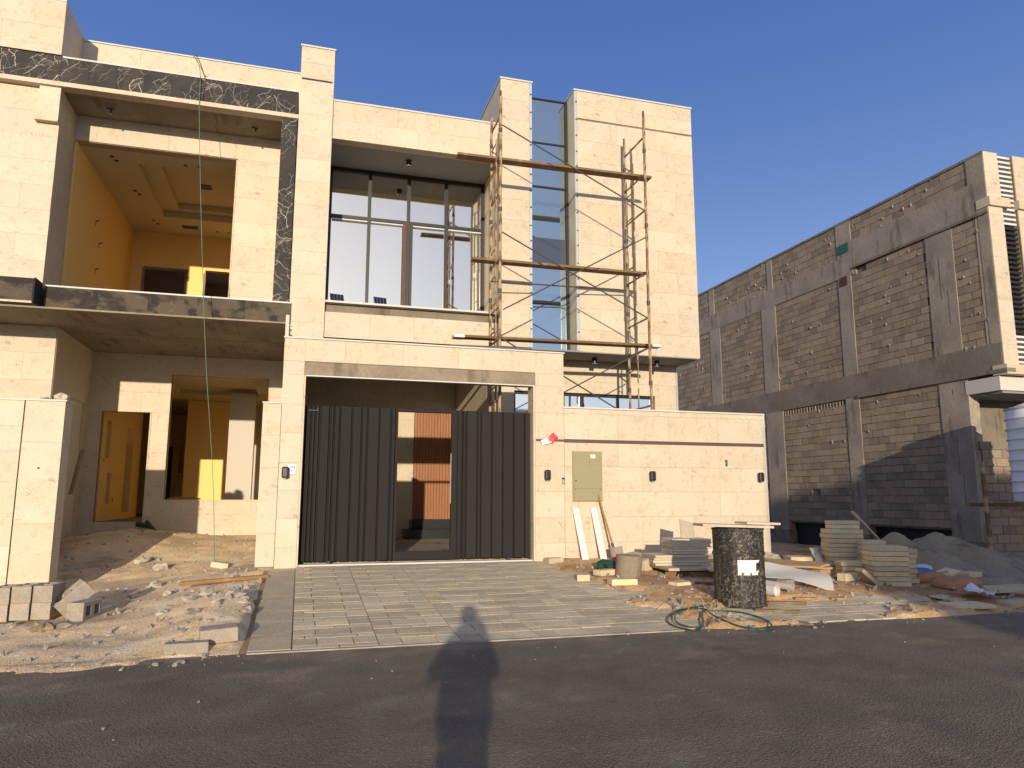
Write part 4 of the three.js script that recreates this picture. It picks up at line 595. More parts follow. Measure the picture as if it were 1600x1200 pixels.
// ---------------------------------------------------------------- things lying about: right-hand side
const ORD = ['bottom', 'second', 'third', 'fourth', 'fifth', 'sixth', 'seventh', 'eighth', 'ninth', 'tenth', 'eleventh', 'twelfth', 'thirteenth'];
function chunk(r, s, flat = 1) {
  let g = new THREE.IcosahedronGeometry(r, 1); const p = g.attributes.position;
  for (let i = 0; i < p.count; i++) { const x = p.getX(i), y = p.getY(i), z = p.getZ(i), q = 0.62 + 0.75 * hsh(Math.round(x / r * 40) + s * 7, Math.round(y / r * 40) * 13 + Math.round(z / r * 40) * 101, s); p.setXYZ(i, x * q, y * q * flat, z * q); }
  g.computeVertexNormals(); return boxUV(g, s, s);
}
const onGround = (x, z) => Math.max(terr(x, z), paved(x, z) ? lev(x, z) + 0.012 : -1, z > -7.85 ? 0 : -1);
{
  const x = 5.79, z = -8.95, y = onGround(x, z) - 0.01, B = thing('oil_drum', 'black steel drum splattered with plaster, used as a work table', 'drum', null, [x, y, z]);
  const r = 0.335, pr = [[0.001, 0], [r - 0.01, 0], [r + 0.012, 0.012], [r + 0.012, 0.03], [r, 0.04]]; for (let k = 1; k < 6; k++) pr.push([r, 0.06 * k], [r + 0.003, 0.06 * k + 0.02]);
  pr.push([r, 0.33], [r + 0.014, 0.35], [r + 0.014, 0.365], [r, 0.385], [r, 0.66], [r + 0.014, 0.68], [r + 0.014, 0.695], [r, 0.715]); for (let k = 0; k < 4; k++) pr.push([r, 0.74 + 0.06 * k], [r + 0.003, 0.76 + 0.06 * k]); pr.push([r, 0.99], [r + 0.012, 1.0], [r + 0.012, 1.02], [r - 0.01, 1.025], [r - 0.02, 1.0], [0.001, 0.99]);
  const g = new THREE.LatheGeometry(pr.map(([a, b]) => new THREE.Vector2(a, b)), 56), uv = g.attributes.uv, pp = g.attributes.position; for (let i = 0; i < uv.count; i++) uv.setXY(i, uv.getX(i), pp.getY(i) * 0.95);
  for (let i = 0; i < pp.count; i++) { const a = Math.atan2(pp.getZ(i), pp.getX(i)), k = 1 + (vn(a * 2 + 9, pp.getY(i) * 4, 3) - 0.5) * 0.014 * Math.sin(pp.getY(i) * 3.05); pp.setX(i, pp.getX(i) * k); pp.setZ(i, pp.getZ(i) * k); } g.computeVertexNormals(); g.rotateY(Math.PI);
  g.translate(x, y, z); part(B, 'body', g, std({ map: tBarrel, bumpMap: rep(tFine, 0.5), bumpScale: 0.004, roughness: 0.7 }));
  const lb = new THREE.CylinderGeometry(r + 0.007, r + 0.007, 0.19, 14, 6, true, -0.62, 0.92), q = lb.attributes.position, keep = [], ix = lb.index.array;
  for (let i = 0; i < ix.length; i += 3) { const m = [0, 1, 2].map((k) => ix[i + k]), a = m.reduce((s, k) => s + Math.atan2(q.getX(k), q.getZ(k)), 0) / 3, hh = m.reduce((s, k) => s + q.getY(k), 0) / 3; if (!(a > 0.05 && Math.abs(hh - 0.01) < 0.045 + (a - 0.05) * 0.1 && a > 0.1) && !(hh < -0.07 && vn(a * 9, 1, 2) > 0.55)) keep.push(...m); }
  lb.setIndex(keep); lb.translate(x, y + 0.52, z); part(B, 'torn_label', lb, std({ color: lin(0.8, 0.76, 0.66), side: THREE.DoubleSide }));
  const b1 = rbx(0.98, 0.034, 0.42, 0.004), top = y + 1.036;
  single('board', 'long pale board lying across the top of the drum', 'board', null, b1, TILE[0], [x - 0.08, top + 0.017, z + 0.02], [0, -0.2, -0.03]);
  single('board', 'shorter cream board on top of the long board on the drum', 'board', null, rbx(0.5, 0.03, 0.34, 0.004), TILE[1], [x + 0.28, top + 0.049, z + 0.06], [0, -0.08, -0.03]);
}
{ // stack of stone tiles by the wall
  const R = rng(77); let y = onGround(6.1, -11.3) + 0.02;
  single('timber', 'rough timber bearer under the tile stack', 'timber', null, rbx(0.85, 0.09, 0.09, 0.006), WOOD[0], [6.15, y + 0.0, -10.85], [0, -0.5, 0]);
  single('timber', 'second timber bearer under the back of the tile stack', 'timber', null, rbx(0.9, 0.09, 0.09, 0.006), WOOD[1], [6.2, y + 0.02, -11.75], [0, -0.1, 0]); y += 0.065;
  const place = (n, cx, cz, w, d, h, lab) => { for (let i = 0; i < n; i++) { single('stone_tile', `${ORD[i]} tile ${i ? 'from the bottom ' : ''}of the ${lab}`, 'tile', 'stacked stone tiles by the wall', rbx(w * (0.97 + R() * 0.05), h - 0.003, d, 0.003, 1, R() * 5), TILE[Math.floor(R() * 3)], [cx + (R() - 0.5) * 0.05, y + h * (i + 0.5), cz + (R() - 0.5) * 0.05], [0, -0.12 + (R() - 0.5) * 0.09, 0]); } };
  place(1, 6.35, -11.2, 1.25, 1.05, 0.045, 'broad base layer under the tile stack');
  y += 0.046; place(4, 6.2, -11.45, 0.95, 0.62, 0.042, 'wide lower tile pile beside the boundary wall'); y += 0.17; place(6, 6.42, -11.5, 0.7, 0.5, 0.042, 'narrow upper tile pile beside the boundary wall'); y += 0.256;
  single('stone_tile', 'grey tile leaning upright behind the top of the tile pile', 'tile', null, rbx(0.3, 0.34, 0.02, 0.003), TILE[2], [6.52, y + 0.12, -11.62], [-0.35, 0.25, -0.25]);
  single('stone_tile', 'broken grey tile piece lying in front of the tile stack', 'tile', null, rbx(0.36, 0.05, 0.2, 0.006), PAVE[1], [5.6, onGround(5.6, -10.2) + 0.02, -10.2], [0, 0.3, 0]);
  single('stone_tile', 'flat cream tile on the ground between drum and tile stack', 'tile', null, rbx(0.9, 0.025, 0.6, 0.004), TILE[2], [6.75, onGround(6.75, -10.6) + 0.13, -10.6], [0.05, -0.3, -0.04]);
  single('plywood_sheet', 'weathered plywood sheet flat on the ground behind the drum', 'plywood', null, rbx(1.5, 0.02, 0.8, 0.004), WOOD[2], [7.5, onGround(7.5, -11.4) + 0.1, -11.4], [0.02, -0.25, -0.05]);
}
{ // leaning strips and shovel
  const strip = (x0, x1, lab) => { const w = 0.13, l = 1.02, y = 0.33, g = rbx(w, l, 0.018, 0.003); single('stone_strip', lab, 'strip', 'white strips leaning on the wall', g, whitePaint, [(x0 + x1) / 2, y + 0.49, -12.88], [-0.2, 0, 0.115]); };
  strip(4.97, 5.1, 'white stone strip leaning under the meter cabinet, left one'); strip(5.33, 5.46, 'white stone strip leaning beside the shovel handle');
  const S = thing('shovel', 'shovel with wooden handle and red tipped grey blade leaning on the wall', 'shovel', null, [5.6, 0.35, -12.6]);
  part(S, 'handle', bar([5.425, 1.56, -12.96], [5.6, 0.55, -12.66], 0.018, 10), freshWood); part(S, 'socket', bar([5.575, 0.68, -12.7], [5.605, 0.5, -12.645], 0.026, 10), rodMat);
  const sh = new THREE.Shape(); sh.moveTo(-0.11, 0); sh.lineTo(0.11, 0); sh.quadraticCurveTo(0.14, -0.15, 0.12, -0.3); sh.lineTo(-0.12, -0.3); sh.quadraticCurveTo(-0.14, -0.15, -0.11, 0);
  const mk = (y0, y1) => { const g = new THREE.PlaneGeometry(0.25, y1 - y0, 10, 4); g.translate(0, (y0 + y1) / 2, 0); const p = g.attributes.position; for (let i = 0; i < p.count; i++) { const x = p.getX(i), y = p.getY(i); p.setZ(i, -0.035 + x * x * 2.4 + (y + 0.15) * (y + 0.15) * 0.6); } g.computeVertexNormals(); const b = g.clone(); b.translate(0, 0, -0.004); g.rotateX(-0.3); g.rotateZ(0.1); g.translate(5.61, 0.62, -12.62); return g; };
  part(S, 'blade', mk(-0.17, 0.0), std({ color: lin(0.25, 0.21, 0.16), roughness: 0.7, side: THREE.DoubleSide })); part(S, 'blade_tip', mk(-0.3, -0.17), std({ color: lin(0.62, 0.08, 0.04), roughness: 0.6, side: THREE.DoubleSide }), 'red painted blade tip');
}
{ // loose pavers, concrete lump, pipes, panels
  const R = rng(99), put = (n, lab, cat, x, z, w, h, d, ry, m, lift = 0, rx = 0, rz = 0, grp) => single(n, lab, cat, grp, rbx(w, h, d, 0.008, 2, R() * 4), m, [x, onGround(x, z) + h / 2 + lift - 0.008, z], [rx, ry, rz]);
  put('paver_block', 'grey paver lying at the foot of the wall beside the gate', 'paver', 4.46, -12.75, 0.3, 0.1, 0.2, 0.15, PAVE[2]); put('paver_block', 'grey paver lying on the driveway edge, nearest to the gate', 'paver', 4.35, -11.05, 0.2, 0.1, 0.3, -0.35, PAVE[0]);
  put('paver_block', 'long brownish paver just right of the driveway edge paver', 'paver', 4.8, -11.2, 0.38, 0.09, 0.2, 0.35, PAVE[3]); put('paver_block', 'flat grey paver nearest the street in front of the concrete lump', 'paver', 4.72, -10.4, 0.4, 0.09, 0.24, -0.1, PAVE[1]);
  put('paver_block', 'tilted paver resting behind the concrete lump', 'paver', 5.62, -12.0, 0.42, 0.1, 0.3, 0.3, PAVE[2], 0.1, 0.1, 0.15); put('paver_block', 'paver standing on edge between concrete lump and tile stack', 'paver', 5.72, -11.55, 0.3, 0.2, 0.1, 0.5, PAVE[0], 0, 0, 0.2);
  const c = new THREE.CylinderGeometry(0.21, 0.2, 0.34, 20, 3), p = c.attributes.position; for (let i = 0; i < p.count; i++) { const k = 1 + (hsh(Math.round(p.getX(i) * 60), Math.round(p.getZ(i) * 60 + p.getY(i) * 90), 4) - 0.5) * 0.12; p.setX(i, p.getX(i) * k); p.setZ(i, p.getZ(i) * k); } c.computeVertexNormals();
  single('concrete_lump', 'round cast lump of concrete standing among the loose pavers', 'concrete', null, boxUV(c), concreteBrown, [5.13, onGround(5.13, -11.05) + 0.15, -11.05], [0.05, 0.3, -0.04]);
  single('green_sack', 'crumpled dark green sack behind the concrete lump', 'sack', null, chunk(0.2, 5, 0.6), hoseMat, [5.0, onGround(5, -11.45) + 0.08, -11.5]);
  const ln = (pts, r, lab) => single('garden_hose', lab, 'hose', null, curve(pts.map(([a, b, h = 0]) => [a, onGround(a, b) + r + 0.006 + h, b]), r, 140, 7), hoseMat);
  ln([[5.2, -8.75], [4.75, -8.55], [4.42, -8.4], [4.25, -7.98], [4.4, -7.72], [4.62, -7.95], [4.85, -8.35], [5.15, -8.62], [5.45, -8.45], [5.48, -7.95], [5.25, -7.55], [4.98, -7.72], [4.88, -8.15, 0.015], [4.95, -8.5, 0.02], [4.7, -8.62, 0.01], [4.45, -8.3, 0.02], [4.32, -7.9, 0.02], [4.5, -7.8, 0.015], [4.8, -8.25, 0.02]], 0.0095, 'green garden hose looped on the sand at the road edge');
  const wires = []; for (let i = 0; i < 9; i++) { const x = 4.7 + R() * 0.6, z = -8.75 + R() * 0.4, y = onGround(x, z); wires.push(curve([[x, y, z], [x + (R() - 0.5) * 0.3, y + 0.08 + R() * 0.07, z + (R() - 0.5) * 0.2], [x + (R() - 0.5) * 0.6, y + 0.01, z + (R() - 0.5) * 0.4]], 0.003, 14, 4)); }
  single('dry_twigs', 'tangle of dry twigs beside the hose', 'twigs', null, mg(wires), std({ color: lin(0.45, 0.38, 0.25) }));
  // bent white panel, pipes, cardboard
  const w = new THREE.BoxGeometry(1.1, 0.014, 0.42, 12, 1, 4), q = w.attributes.position; for (let i = 0; i < q.count; i++) { const t = q.getX(i) / 1.1; q.setY(i, q.getY(i) + 0.035 * Math.cos(t * 3) + 0.03 * Math.sin(q.getZ(i) * 9 + t * 4)); } w.computeVertexNormals();
  single('panel', 'bent white sheet panel lying on the debris right of the drum', 'panel', null, w, std({ color: lin(0.46, 0.43, 0.37), roughness: 0.6 }), [7.25, onGround(7.25, -9.75) + 0.16, -9.75], [0.5, -0.5, -0.2]);
  const tubeG = (r, l, r2) => { const s = new THREE.Shape(); s.absarc(0, 0, r, 0, Math.PI * 2); const h = new THREE.Path(); h.absarc(0, 0, r2, 0, Math.PI * 2, true); s.holes.push(h); const g = new THREE.ExtrudeGeometry(s, { depth: l, bevelEnabled: false, curveSegments: 20 }); g.translate(0, 0, -l / 2); return g; };
  single('plastic_pipe', 'thick white plastic pipe end facing the road, beside the drum', 'pipe', null, mg([tubeG(0.075, 0.42, 0.066), (() => { const g = new THREE.CylinderGeometry(0.066, 0.066, 0.006, 20); g.rotateX(Math.PI / 2); g.translate(0, 0, 0.16); return g; })()]), whitePaint, [6.37, onGround(6.37, -9.25) + 0.075, -9.25], [0, 0.35, 0]);
  single('plastic_pipe', 'thinner grey pipe lying against the white pipe', 'pipe', null, tubeG(0.05, 0.8, 0.04), std({ color: lin(0.4, 0.36, 0.32) }), [6.62, onGround(6.62, -9.5) + 0.1, -9.55], [0.05, 0.5, 0]);
  const cb = new THREE.BoxGeometry(1.0, 0.03, 0.5, 8, 1, 3), cq = cb.attributes.position; for (let i = 0; i < cq.count; i++) cq.setY(i, cq.getY(i) + 0.06 * vn(cq.getX(i) * 5, cq.getZ(i) * 5, 3)); cb.computeVertexNormals();
  single('cardboard', 'flattened brown cardboard box lying behind the white panel', 'cardboard', null, cb, std({ color: lin(0.36, 0.23, 0.11), roughness: 0.9 }), [8.05, onGround(8.05, -10.75) + 0.13, -10.75], [0.08, -0.35, -0.06]); single('cardboard', 'small folded cardboard box end beside the flattened box', 'cardboard', null, rbx(0.26, 0.16, 0.2, 0.008), std({ color: lin(0.4, 0.25, 0.12) }), [8.4, onGround(8.4, -10.6) + 0.1, -10.6], [0, 0.3, 0.1]);
  put('block_stone', 'small concrete block under the white panel', 'block', 6.95, -9.55, 0.22, 0.16, 0.16, 0.4, RUB[1]);
  const slat = (x, z, l, ry, lab, m = WOOD[0]) => single('timber', lab, 'timber', null, rbx(l, 0.035, 0.07, 0.004), m, [x, onGround(x, z) + 0.015, z], [0, ry, 0]);
  slat(5.98, -8.42, 0.55, -0.5, 'short timber slat in front of the drum'); slat(6.45, -8.85, 0.5, -0.45, 'timber slat right of the drum on the sand'); slat(6.9, -9.05, 0.32, -0.3, 'pale wood offcut below the white panel', freshWood); slat(7.35, -8.95, 0.22, -0.2, 'small pale wood offcut right of the white panel corner', freshWood); slat(5.95, -10.2, 0.5, -0.55, 'dark timber beside the tile stack front', WOOD[1]);
}
{ // stacks of new pavers
  const R = rng(123);
  const stack = (cx, cz, w, d, n, ry, lab, y0 = onGround(cx, cz) - 0.01, h = 0.078) => { for (let i = 0; i < n; i++) single('stacked_paver', `${ORD[i]} paver ${i ? 'from the bottom ' : ''}of ${lab.startsWith('pair') ? '' : 'the '}${lab}`, 'paver', 'stacked pavers beside the sand heap', rbx(w * (0.97 + R() * 0.04), h - 0.004, d * (0.98 + R() * 0.03), 0.008, 1, R() * 6), PAVE[Math.floor(R() * PAVE.length)], [cx + (R() - 0.5) * 0.04, y0 + h * (i + 0.5), cz + (R() - 0.5) * 0.04], [0, ry + (R() - 0.5) * 0.06, 0]); return y0 + h * n; };
  const t1 = stack(9.2, -11.0, 0.6, 0.42, 10, -0.35, 'tall left paver stack'); stack(9.52, -11.3, 0.42, 0.4, 11, -0.35, 'back paver stack behind the tall left one');
  stack(9.32, -11.12, 0.5, 0.3, 2, -0.3, 'pair on the tall stack', t1 + 0.0, 0.07);
  const t3 = stack(9.15, -9.95, 0.56, 0.42, 8, -0.35, 'front paver stack'); stack(9.62, -10.12, 0.3, 0.4, 7, -0.3, 'narrow paver stack right of the front stack'); stack(8.95, -10.5, 0.45, 0.36, 4, -0.4, 'low paver stack between the tall and front stacks'); stack(9.45, -10.62, 0.4, 0.36, 8, -0.35, 'middle paver stack behind the front stack');
  stack(8.75, -11.5, 0.55, 0.4, 3, -0.3, 'plaster covered pile left of the tall stack');
  single('paver_block', 'paver leaning at a slant on the front paver stack', 'paver', null, rbx(0.4, 0.06, 0.22, 0.006), PAVE[2], [8.58, 0.27, -9.72], [0, -0.2, -0.75]); single('paver_block', 'hollow paver block on the ground before the low stack', 'paver', null, rbx(0.3, 0.12, 0.16, 0.008), PAVE[3], [8.5, onGround(8.5, -10.1) + 0.05, -10.1], [0, 0.3, 0]);
  single('board', 'narrow pale board leaning on the top pavers of the stacks', 'board', null, rbx(0.66, 0.025, 0.09, 0.004), TILE[2], [9.68, 1.02, -10.95], [0, -0.3, -0.85]);
  const film = new THREE.PlaneGeometry(0.3, 0.55, 10, 14), fp = film.attributes.position; for (let i = 0; i < fp.count; i++) fp.setZ(i, (fb(fp.getX(i) * 14, fp.getY(i) * 9, 5, 0, 3) - 0.5) * 0.22); film.computeVertexNormals();
  single('plastic_film', 'torn clear plastic film hanging beside the tall left paver stack', 'film', null, film, std({ color: lin(0.34, 0.32, 0.29), roughness: 0.3, side: THREE.DoubleSide }), [8.95, 0.4, -11.2], [-0.45, -0.3, 0.25]);
}
{ // sand heap, bags, broken slabs at the right
  const cr = [[9.3, 0], [10, 0.16], [10.8, 0.52], [11.5, 0.84], [11.93, 0.66], [12.42, 0.82], [12.9, 0.74], [13.85, 0.46], [14.5, 0.26], [15.6, 0.22], [17, 0.1]];
  const crest = (x) => { for (let i = 0; i + 1 < cr.length; i++) if (x <= cr[i + 1][0]) return lerp(cr[i][1], cr[i + 1][1], sm(cr[i][0], cr[i + 1][0], x)); return 0; };
  const heap = (x, z) => { const c = crest(x + (fb(x * 2, z * 1.2, 9, 0, 3) - 0.5) * 0.35), f = z > -12.2 ? 1 - (z + 12.2) / 3.1 : 1 + (z + 12.2) / 1.7; const rill = (fb(x * 3.2 + z * 0.5, z * 1.1, 19, 0, 4) - 0.5) * 0.16 + (fb(x * 9, z * 9, 29, 0, 3) - 0.5) * 0.07; return -0.06 + clamp(f) ** 1.05 * c * 1.07 + rill * clamp(f * 2) * clamp(c * 2.2); };
  single('sand_heap', 'large heap of grey sand beside the bare block building', 'sand', null, grid(9.2, 17, -14.1, -8.7, 0.05, heap), greySand);
  const pillow = (a, b, c, s) => { const g = new THREE.SphereGeometry(1, 36, 24), p = g.attributes.position; for (let i = 0; i < p.count; i++) { let x = p.getX(i), y = p.getY(i), z = p.getZ(i); const e = (v, k) => Math.sign(v) * Math.abs(v) ** k; const n = (fb(x * 2.2 + s, z * 2.2, s, 0, 4) - 0.5) * 0.9 + (1 - Math.abs(fb(x * 5 + s, z * 4 + y, s + 4, 0, 3) - 0.5) * 4) * 0.12, pin = 1 - 0.55 * Math.abs(e(x, 0.5)) ** 6, wz = 1 + (vn(x * 4 + s, 2, s) - 0.5) * 0.14; p.setXYZ(i, e(x, 0.34) * a * (1 + (vn(z * 4, s, 5) - 0.5) * 0.06), e(y, 0.7) * (1 + n) * b * pin, e(z, 0.4) * c * wz); } g.computeVertexNormals(); return g; };
  const at = (x, z) => Math.max(onGround(x, z), heap(x, z));
  single('cement_bag', 'brown paper cement bag lying at the foot of the sand heap', 'bag', null, pillow(0.36, 0.085, 0.22, 3), std({ color: lin(0.4, 0.2, 0.09), roughness: 0.85 }), [9.98, at(9.98, -9.42) + 0.07, -9.42], [0, 0.05, 0.03]);
  single('cement_bag', 'second brown paper bag half under the grey slabs behind the first', 'bag', null, pillow(0.3, 0.09, 0.2, 8), std({ color: lin(0.36, 0.2, 0.1), roughness: 0.85 }), [10.02, at(10.02, -9.95) + 0.08, -9.95], [0.1, -0.35, 0.05]);
  const bb = thing('blue_bag', 'blue and white plastic bag lying by the brown bags', 'bag', null, [9.95, 0.1, -10.1]); const p1 = pillow(0.22, 0.08, 0.14, 6); p1.rotateY(-0.5); p1.translate(9.93, at(9.93, -10.12) + 0.12, -10.12); part(bb, 'body', p1, std({ color: lin(0.03, 0.12, 0.42), roughness: 0.4 })); const p2 = pillow(0.16, 0.06, 0.1, 7); p2.rotateY(-0.4); p2.translate(10.08, at(10.0, -10.12) + 0.18, -10.2); part(bb, 'white_end', p2, whitePaint);
  const sl = (x, z, w, h, d, rx, ry, rz, lab, m, l = 0) => single('broken_slab', lab, 'slab', null, rbx(w, h, d, 0.006, 1, x), m, [x, at(x, z) + h / 2 + l, z], [rx, ry, rz]);
  sl(10.22, -9.8, 0.34, 0.05, 0.24, 0.15, 0.3, 0.15, 'grey slab piece lying on the brown bags', PAVE[1], 0.16); sl(10.5, -9.65, 0.3, 0.08, 0.2, 0.0, 0.1, 0.03, 'grey block right of the slab on the bags', PAVE[0], 0.14);
  sl(8.75, -8.15, 0.62, 0.045, 0.36, 0.02, -0.1, 0.0, 'large flat grey slab nearest the road at the right', PAVE[1]); sl(9.75, -8.2, 0.5, 0.07, 0.26, 0.04, -0.15, 0.05, 'grey slab at the right edge of the road', PAVE[2]); sl(9.1, -8.75, 0.5, 0.03, 0.34, 0.1, 0.4, -0.05, 'thin broken grey sheet before the brown bag', PAVE[4]); sl(8.45, -8.75, 0.42, 0.03, 0.26, 0.06, -0.5, 0.04, 'dark broken sheet left of the flat slab', PAVE[2]);
  sl(10.3, -8.85, 0.55, 0.03, 0.4, 0.12, -0.6, 0.1, 'corrugated grey sheet piece right of the brown bag', PAVE[4], 0.05);
  const fl = new THREE.PlaneGeometry(0.6, 0.42, 10, 8), fp = fl.attributes.position; for (let i = 0; i < fp.count; i++) fp.setZ(i, (fb(fp.getX(i) * 7, fp.getY(i) * 7, 5, 0, 3) - 0.5) * 0.22); fl.rotateX(-Math.PI / 2); fl.computeVertexNormals(); single('plastic_film', 'crumpled white plastic film on the ground right of the brown bag', 'film', null, fl, std({ color: lin(0.68, 0.68, 0.68), roughness: 0.35, side: THREE.DoubleSide }), [9.55, at(9.55, -8.7) + 0.09, -8.7], [0, 0.4, 0]);
}

// ---------------------------------------------------------------- things lying about: left-hand side
{
  const hb = (lab, x, y, z, ry, rz, rx = 0, m = HOLLOW[0], up = true) => {   // two-cell hollow block, cells along its local y
    const s = new THREE.Shape(); s.moveTo(-0.2, -0.1); s.lineTo(0.2, -0.1); s.lineTo(0.2, 0.1); s.lineTo(-0.2, 0.1); s.closePath();
    for (const c of [-0.09, 0.09]) { const h = new THREE.Path(); h.moveTo(c - 0.055, -0.06); h.lineTo(c - 0.055, 0.06); h.lineTo(c + 0.055, 0.06); h.lineTo(c + 0.055, -0.06); h.closePath(); s.holes.push(h); }
    const g = new THREE.ExtrudeGeometry(s, { depth: 0.19, bevelEnabled: true, bevelSize: 0.004, bevelThickness: 0.004, bevelSegments: 1 }); g.translate(0, 0, -0.095); if (up) g.rotateX(-Math.PI / 2); boxUV(g, x, z);
    single('hollow_block', lab, 'block', 'hollow concrete blocks on the left', g, m, [x, y, z], [rx, ry, rz]);
  };
  const st = (x, z, lab) => { const y = onGround(x, z); hb('lower hollow concrete block ' + lab, x, y + 0.12, z, 1.45, 0); hb('upper hollow concrete block ' + lab, x, y + 0.32, z + 0.02, 1.5, 0, 0, HOLLOW[1]); };
  st(-3.34, -10.5, 'of the pair at the left picture edge'); st(-3.11, -10.48, 'of the middle pair in the left stack'); st(-2.88, -10.46, 'of the right pair in the left stack');
  const y = onGround(-2.5, -10.3); hb('tilted hollow concrete block leaning on the right pair', -2.62, y + 0.22, -10.45, 0.5, 0.75, 0.1); hb('hollow concrete block lying on its side right of the stack', -2.42, y + 0.11, -10.2, 1.3, 0, 0, HOLLOW[1], false);
  const R = rng(7), big = (x, z, r, lab, m = RUB[Math.floor(R() * 3)], fl = 0.65) => single('rubble_stone', lab, 'stone', 'larger rubble stones on the left plot', chunk(r, Math.floor(R() * 90), fl), m, [x, onGround(x, z) + r * 0.25, z], [0, R() * 3, 0]);
  big(-2.67, -9.55, 0.11, 'brownish stone in front of the hollow blocks', BLOCK[3]); big(-2.45, -9.6, 0.1, 'flat dark stone right of the brownish stone', RUB[1], 0.4); big(-0.72, -10.15, 0.12, 'grey rubble stone near the driveway edging', RUB[0]); big(-1.05, -10.3, 0.1, 'white rubble stone in the middle of the debris', RUB[2]); big(-1.25, -10.2, 0.09, 'grey broken stone left of the white rubble stone', RUB[0]);
  big(-2.3, -14.6, 0.14, 'white lump on the shaded earth before the doorway', RUB[2]); big(-2.75, -15.4, 0.13, 'crumpled pale lump deepest in the shaded earth', RUB[2]); big(-2.05, -12.6, 0.1, 'small pale stone at the edge of the shade', RUB[2]); big(-0.95, -12.5, 0.09, 'pale stone behind the timber plank', RUB[0]);
  let k = 0; for (const [x, z, r] of [[-0.55, -9.4, 0.08], [-0.6, -9.9, 0.07], [-0.65, -11, 0.07], [-1.5, -9.8, 0.06], [-1.1, -9.3, 0.07], [-0.9, -9.7, 0.06], [-1.7, -11.4, 0.06]]) big(x, z, r, ['small broken stone touching the driveway edging', 'small stone by the edging behind the first', 'small stone farthest back along the edging', 'small stone left of the rubble middle', 'small stone in the rubble middle nearest the road', 'small stone between the rubble middle and the edging', 'lone small stone toward the hollow blocks'][k++]);
  single('rubble_block', 'broken grey block nearest the road beside the driveway', 'block', null, rbx(0.36, 0.14, 0.26, 0.012), HOLLOW[0], [-0.72, onGround(-0.72, -8.25) + 0.06, -8.25], [0.03, 0.15, 0.05]); single('rubble_block', 'thin grey block in front of the broken block', 'block', null, rbx(0.4, 0.1, 0.14, 0.012), HOLLOW[1], [-0.98, onGround(-0.98, -7.98) + 0.04, -7.98], [0, 0.08, 0]);
  single('timber', 'long fresh timber batten lying before the neighbour wall end', 'timber', null, rbx(1.25, 0.05, 0.09, 0.005), freshWood, [-1.0, onGround(-1.0, -11.95) + 0.05, -11.95], [0, 0.32, 0.03]);
  single('brick', 'cream brick tied to the lower end of the green rope', 'brick', null, rbx(0.3, 0.1, 0.14, 0.006), TILE[1], [-1.28, onGround(-1.28, -14.2) + 0.06, -14.2], [0.1, -0.2, -0.15]);
  single('rope', 'green rope hanging from the roof parapet of the unfinished villa', 'rope', null, curve([[-2.68, 11.12, -16.25], [-2.62, 11.06, -16.1], [-2.3, 9.99, -14.97], [-2.28, 9.4, -14.95], [-2.1, 7.36, -14.7], [-1.78, 4.1, -14.45], [-1.5, 1.8, -14.3], [-1.38, onGround(-1.3, -14.2) + 0.1, -14.2]], 0.006, 160, 6), std({ color: lin(0.1, 0.2, 0.13), roughness: 0.8 }));
  single('rope', 'slack dark cord end looped over the parapet beside the green rope', 'rope', null, curve([[-2.66, 11.13, -16.3], [-2.58, 11.1, -16.12], [-2.3, 10.4, -16.12], [-2.1, 10.02, -15.6], [-2.2, 10.0, -14.97], [-2.23, 9.5, -14.96]], 0.007, 60, 6), rodMat);
  const y3 = 3.03; single('rubble_stone', 'pale broken stone on top of the left boundary pier', 'stone', null, chunk(0.1, 33, 0.7), TILE[0], [-3.72, y3 + 0.05, -13.15], [0, 0.4, 0.2]); single('rubble_stone', 'dark stone scrap beside the pale stone on the boundary pier', 'stone', null, chunk(0.07, 37, 0.5), RUB[1], [-3.95, y3 + 0.02, -13.2]);
  single('timber', 'short timber stub stuck behind the left boundary pier', 'timber', null, bar([0, 0, 0], [-0.12, -0.75, 0], 0.035, 5), WOOD[2], [-3.5, 2.3, -13.75]);
  single('tarp_scrap', 'torn dark green tarpaulin scrap below the doorway', 'tarp', null, mg([curve([[-3.3, 0.95, -18.6], [-3.1, 0.8, -18.2], [-2.8, 0.62, -17.7]], 0.05, 20), curve([[-3.5, 0.9, -18.6], [-3.2, 0.86, -18.4]], 0.06, 10)]), hoseMat);
  // uncountable small rubble
  const scatter = (name, label, n, seed, where, m, s0, s1, geo) => {
    const R = rng(seed), o = new THREE.InstancedMesh(geo, m, n), d = new THREE.Object3D(); let k = 0;
    while (k < n) { const q = where(R); if (!q) continue; const [x, z] = q; const s = lerp(s0, s1, R() ** 4); d.position.set(x, onGround(x, z) + s * 0.05, z); d.rotation.set(R() * 6, R() * 6, R() * 6); d.scale.set(s * (0.6 + R() * 0.9), s * (0.4 + R() * 0.5), s * (0.6 + R() * 0.9)); d.updateMatrix(); o.setMatrixAt(k++, d.matrix); }
    stuff(o, name, label); scene.add(o);
  };
  const leftPlot = (R) => { const x = -4.5 + R() * 4.05, z = -7.4 - R() * 11; const near = Math.exp(-(((x + 0.9) / 0.8) ** 2 + ((z + 9.7) / 1.6) ** 2)); return R() < 0.15 + near * 0.45 ? [x, z] : null; };
  scatter('rubble_pebbles', 'grey rubble pebbles strewn over the left plot', 900, 3, leftPlot, RUB[0], 0.005, 0.042, chunk(1, 3)); scatter('rubble_chips', 'white stone chips strewn over the left plot', 350, 4, leftPlot, RUB[2], 0.004, 0.034, chunk(1, 9));
  const rightPlot = (R) => { const x = 4.3 + R() * 6, z = -7.35 - R() * 5.4; const s = sandOver(x, z); return s > 0 || R() < 0.12 ? [x, z] : null; };
